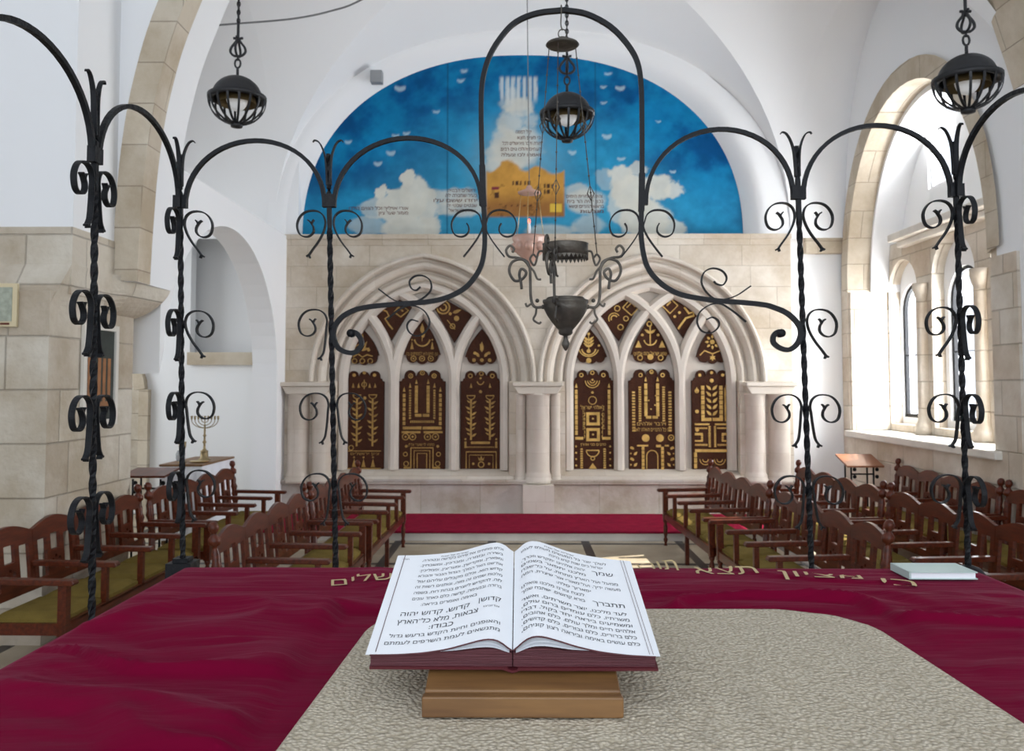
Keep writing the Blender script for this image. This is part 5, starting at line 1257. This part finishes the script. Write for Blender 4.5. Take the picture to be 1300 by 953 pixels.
m.build('chain', M['brass'], nt_); MB().tube([(0, 0, zN(236)), (-.03, 0, 7.3-nc.z)], .006, 6).build('cord', M['cable'], nt_)
MB().lathe([(1.6*s1, zN(302)), (1.8*s1, zN(286)), (1.2*s1, zN(282))], n=10).build('candle_tube', M['page'], nt_); MB().sphere((0, 0, zN(281)), 1.6*s1, 8, (1, 1, 1.8)).build('red_bulb', M['redlight'], nt_)

# cable slung across the vault, floodlight on the cove
P3 = [at(262, 33, 8.02), at(300, 30, 8.02), at(370, 24, 8.02), at(420, 14, 8.02), at(462, -2, 8.02), at(560, -60, 8.02)]
tag(MB().tube(catmull(P3, 6), .009, 6).build('slung_cable', M['cable']), 'thin grey cable slung across the vault from the left arch', 'cable')
p = at(479, 100, 12.1); fl = thing('floodlight', 'small grey floodlight box fixed at the upper left rim of the mural', 'light', (p.x, 12.14, p.z)); MB().box(-.085, .085, -.16, -.02, -.085, .09).build('housing', M['grey'], fl, bevel=.008); MB().box(-.03, .03, -.03, .06, -.03, .03).build('bracket', M['grey'], fl)

# ------------------------------------------------------------------ left: framed picture, sign, menorah table
fr = thing('framed_picture', 'framed picture of orange columns on dark green, on the inner side of the stone pier', 'picture', (-3.5, 7.03, 1.56))
h_ = .84; wd = .58
m = MB()
for a, b, c, d in ((-wd/2, -wd/2+.05, 0, h_), (wd/2-.05, wd/2, 0, h_), (-wd/2+.05, wd/2-.05, 0, .05), (-wd/2+.05, wd/2-.05, h_-.05, h_)): m.box(.002, .035, a, b, c, d)
m.build('frame', M['marble'], fr, bevel=.004)
MB().box(.002, .015, -wd/2+.05, wd/2-.05, .05, h_-.05).build('picture_sheet', mat('dark_green_print', (.025,.035,.028), .6, var=.4, vscale=14), fr)
m = MB(); ocm = mat('orange_print', (.36,.15,.05), .6, var=.35, vscale=9)
for k in range(5): m.box(.015, .017, -.20+k*.083, -.15+k*.083, .20, .56)
m.box(.015, .017, -.21, .21, .16, .20); m.build('painted_columns', ocm, fr)
sg = thing('wall_sign', 'cream-framed grey-green notice board hanging on the stone pier', 'sign', (at(4, 388, 6.28).x, 6.28, at(4, 415, 6.28).z)); zt_ = at(4, 360, 6.28).z-at(4, 415, 6.28).z
MB().box(-.20, .12, -.03, -.002, 0, zt_).build('board', M['cream'], sg, bevel=.004); MB().box(-.18, .085, -.033, -.03, .04, zt_-.03).build('notice', M['signgreen'], sg)
m = MB(); xx = MB()
for k in range(3): m.box(-.17+k*.085, -.10+k*.085, -.034, -.0325, .015, .03)
m.build('small_print', M['brown'], sg)

tb = thing('side_table', 'narrow side table with brown top under a white cloth, beside the left aisle wall', 'table', (-4.02, 10.1, 0))
tm = MB().box(-.26, .26, 0, 1.15, .93, .955).build('table_top', M['wood_lt'], tb, bevel=.008)
m = MB(); vv = []; per = [(-.25, .01), (.25, .01), (.25, 1.14), (-.25, 1.14)]; pp = []
for i in range(4):
    a, b = Vector(per[i]), Vector(per[(i+1) % 4])
    for k in range(24): pp.append(a+(b-a)*(k/24))
for z in (.93, .5, .06):
    for i, p_ in enumerate(pp): o_ = (.012+.03*(.93-z))*math.sin(i*1.1)*(0 if z == .93 else 1); d_ = Vector((p_.x, (p_.y-.57)*.5)).normalized(); vv.append((p_.x+d_.x*o_, p_.y+d_.y*o_, z))
n = len(pp); m.add(vv, [(j*n+i, j*n+(i+1) % n, (j+1)*n+(i+1) % n, (j+1)*n+i) for j in range(2) for i in range(n)], True)
tcl = m.build('white_tablecloth', M['cloth'], fix=False); tcl.location = (-4.02, 10.1, 0); tag(tcl, 'white cloth skirt hanging round the narrow side table', 'tablecloth')
for x in (-.23, .19):
    for y in (.05, 1.06): MB().box(x, x+.04, y, y+.04, 0, .93).build('leg', M['wood_lt'], tb)
mn = thing('brass_menorah', 'tall brass nine-branched menorah standing on the white-covered side table', 'menorah', (-3.98, 10.75, .955))
MB().lathe([(.075, 0), (.075, .012), (.05, .02), (.045, .10), (.05, .11), (.03, .12), (.016, .14), (.013, .20), (.026, .22), (.013, .24), (.012, .29), (.024, .30), (.011, .32), (.011, .44)], n=18).build('stem', M['brassaged'], mn)
m = MB()
for k in range(1, 5):
    r = .042*k
    for sgn in (-1, 1): m.tube([(sgn*r*math.sin(t), 0, .50-min(r, .13)*math.cos(t)*.8) for t in [PI/2*i/8 for i in range(9)]], .005, 6)
m.tube([(0, 0, .40), (0, 0, .52)], .006, 6); m.build('branches', M['brassaged'], mn)
m = MB()
for k in range(-4, 5): m.lathe([(.006, .50), (.012, .515), (.012, .53), (.016, .545), (.009, .55)], (k*.042, 0, .0), 10)
m.build('candle_cups', M['brassaged'], mn)
gb = thing('brass_goblet', 'brass wine goblet standing left of the menorah', 'goblet', (-4.10, 10.35, .955)); MB().lathe([(.055, 0), (.05, .01), (.014, .03), (.011, .08), (.022, .10), (.012, .12), (.03, .15), (.042, .19), (.046, .25), (.042, .25), (.036, .19), (.01, .16)], n=18).build('cup', M['brassaged'], gb)
pl = MB().lathe([(.06, 0), (.10, .008), (.12, .018), (.115, .02), (.06, .010)], n=22).build('brass_plate', M['brass']); pl.location = (-3.90, 10.38, .955); tag(pl, 'small brass plate lying in front of the menorah on the side table', 'plate')
jr = MB().lathe([(.045, 0), (.055, .03), (.055, .09), (.04, .12), (.042, .13), (.036, .13), (.036, .02)], n=18).build('glass_jar', mat('pale_glass', (.85,.9,.95), .1, trans=.6)); jr.location = (-4.20, 10.55, .955); tag(jr, 'pale glass jar behind the goblet on the side table', 'jar')

# reading desks on black metal stands
def desk(label, x, y, z, w, d, rz, tilt, z0=0, tm=None):
    root = thing('reading_desk', label, 'desk', (x, y, z0), rz); z -= z0
    t_ = MB().box(-w/2, w/2, -d/2, d/2, -.012, .012).build('desk_top', tm or M['desk'], root, bevel=.003); t_.location = (0, 0, z); t_.rotation_euler = (tilt, 0, 0)
    m = MB()
    for sx in (-w/2+.09, w/2-.09):
        m.tube([(sx, -d/2+.12, .03), (sx, -d/2+.12, z-.06)], .012, 8); m.tube([(sx, d/2-.1, .03), (sx, d/2-.1, z+.02)], .012, 8); m.tube([(sx, -d/2, .015), (sx, d/2, .015)], .014, 8)
    m.tube([(-w/2+.09, -d/2+.12, z-.16), (w/2-.09, -d/2+.12, z-.16)], .010, 8); m.build('metal_frame', M['black'], root)
    for sx in (-w/2+.09, w/2-.09):
        for zz in (z-.10, z-.19): MB().sphere((sx+.035, -d/2+.10, zz), .025, 8, (1, .6, 1)).build('knob', M['black'], root)
    return root
p = at(1095, 585, 9.9); desk('small reading desk with slanted red-brown top on black legs, under the right windowsill', at(1093, 590, 10.85).x, 10.9, at(1091, 585, 10.85).z, .46, .42, 0, .28, .095)
desk('small dark reading desk between the stone pier and the white-covered side table', at(186, 600, 9.2).x, 9.3, at(190, 601, 9.2).z, .48, .42, 0, .12, 0, M['wood'])
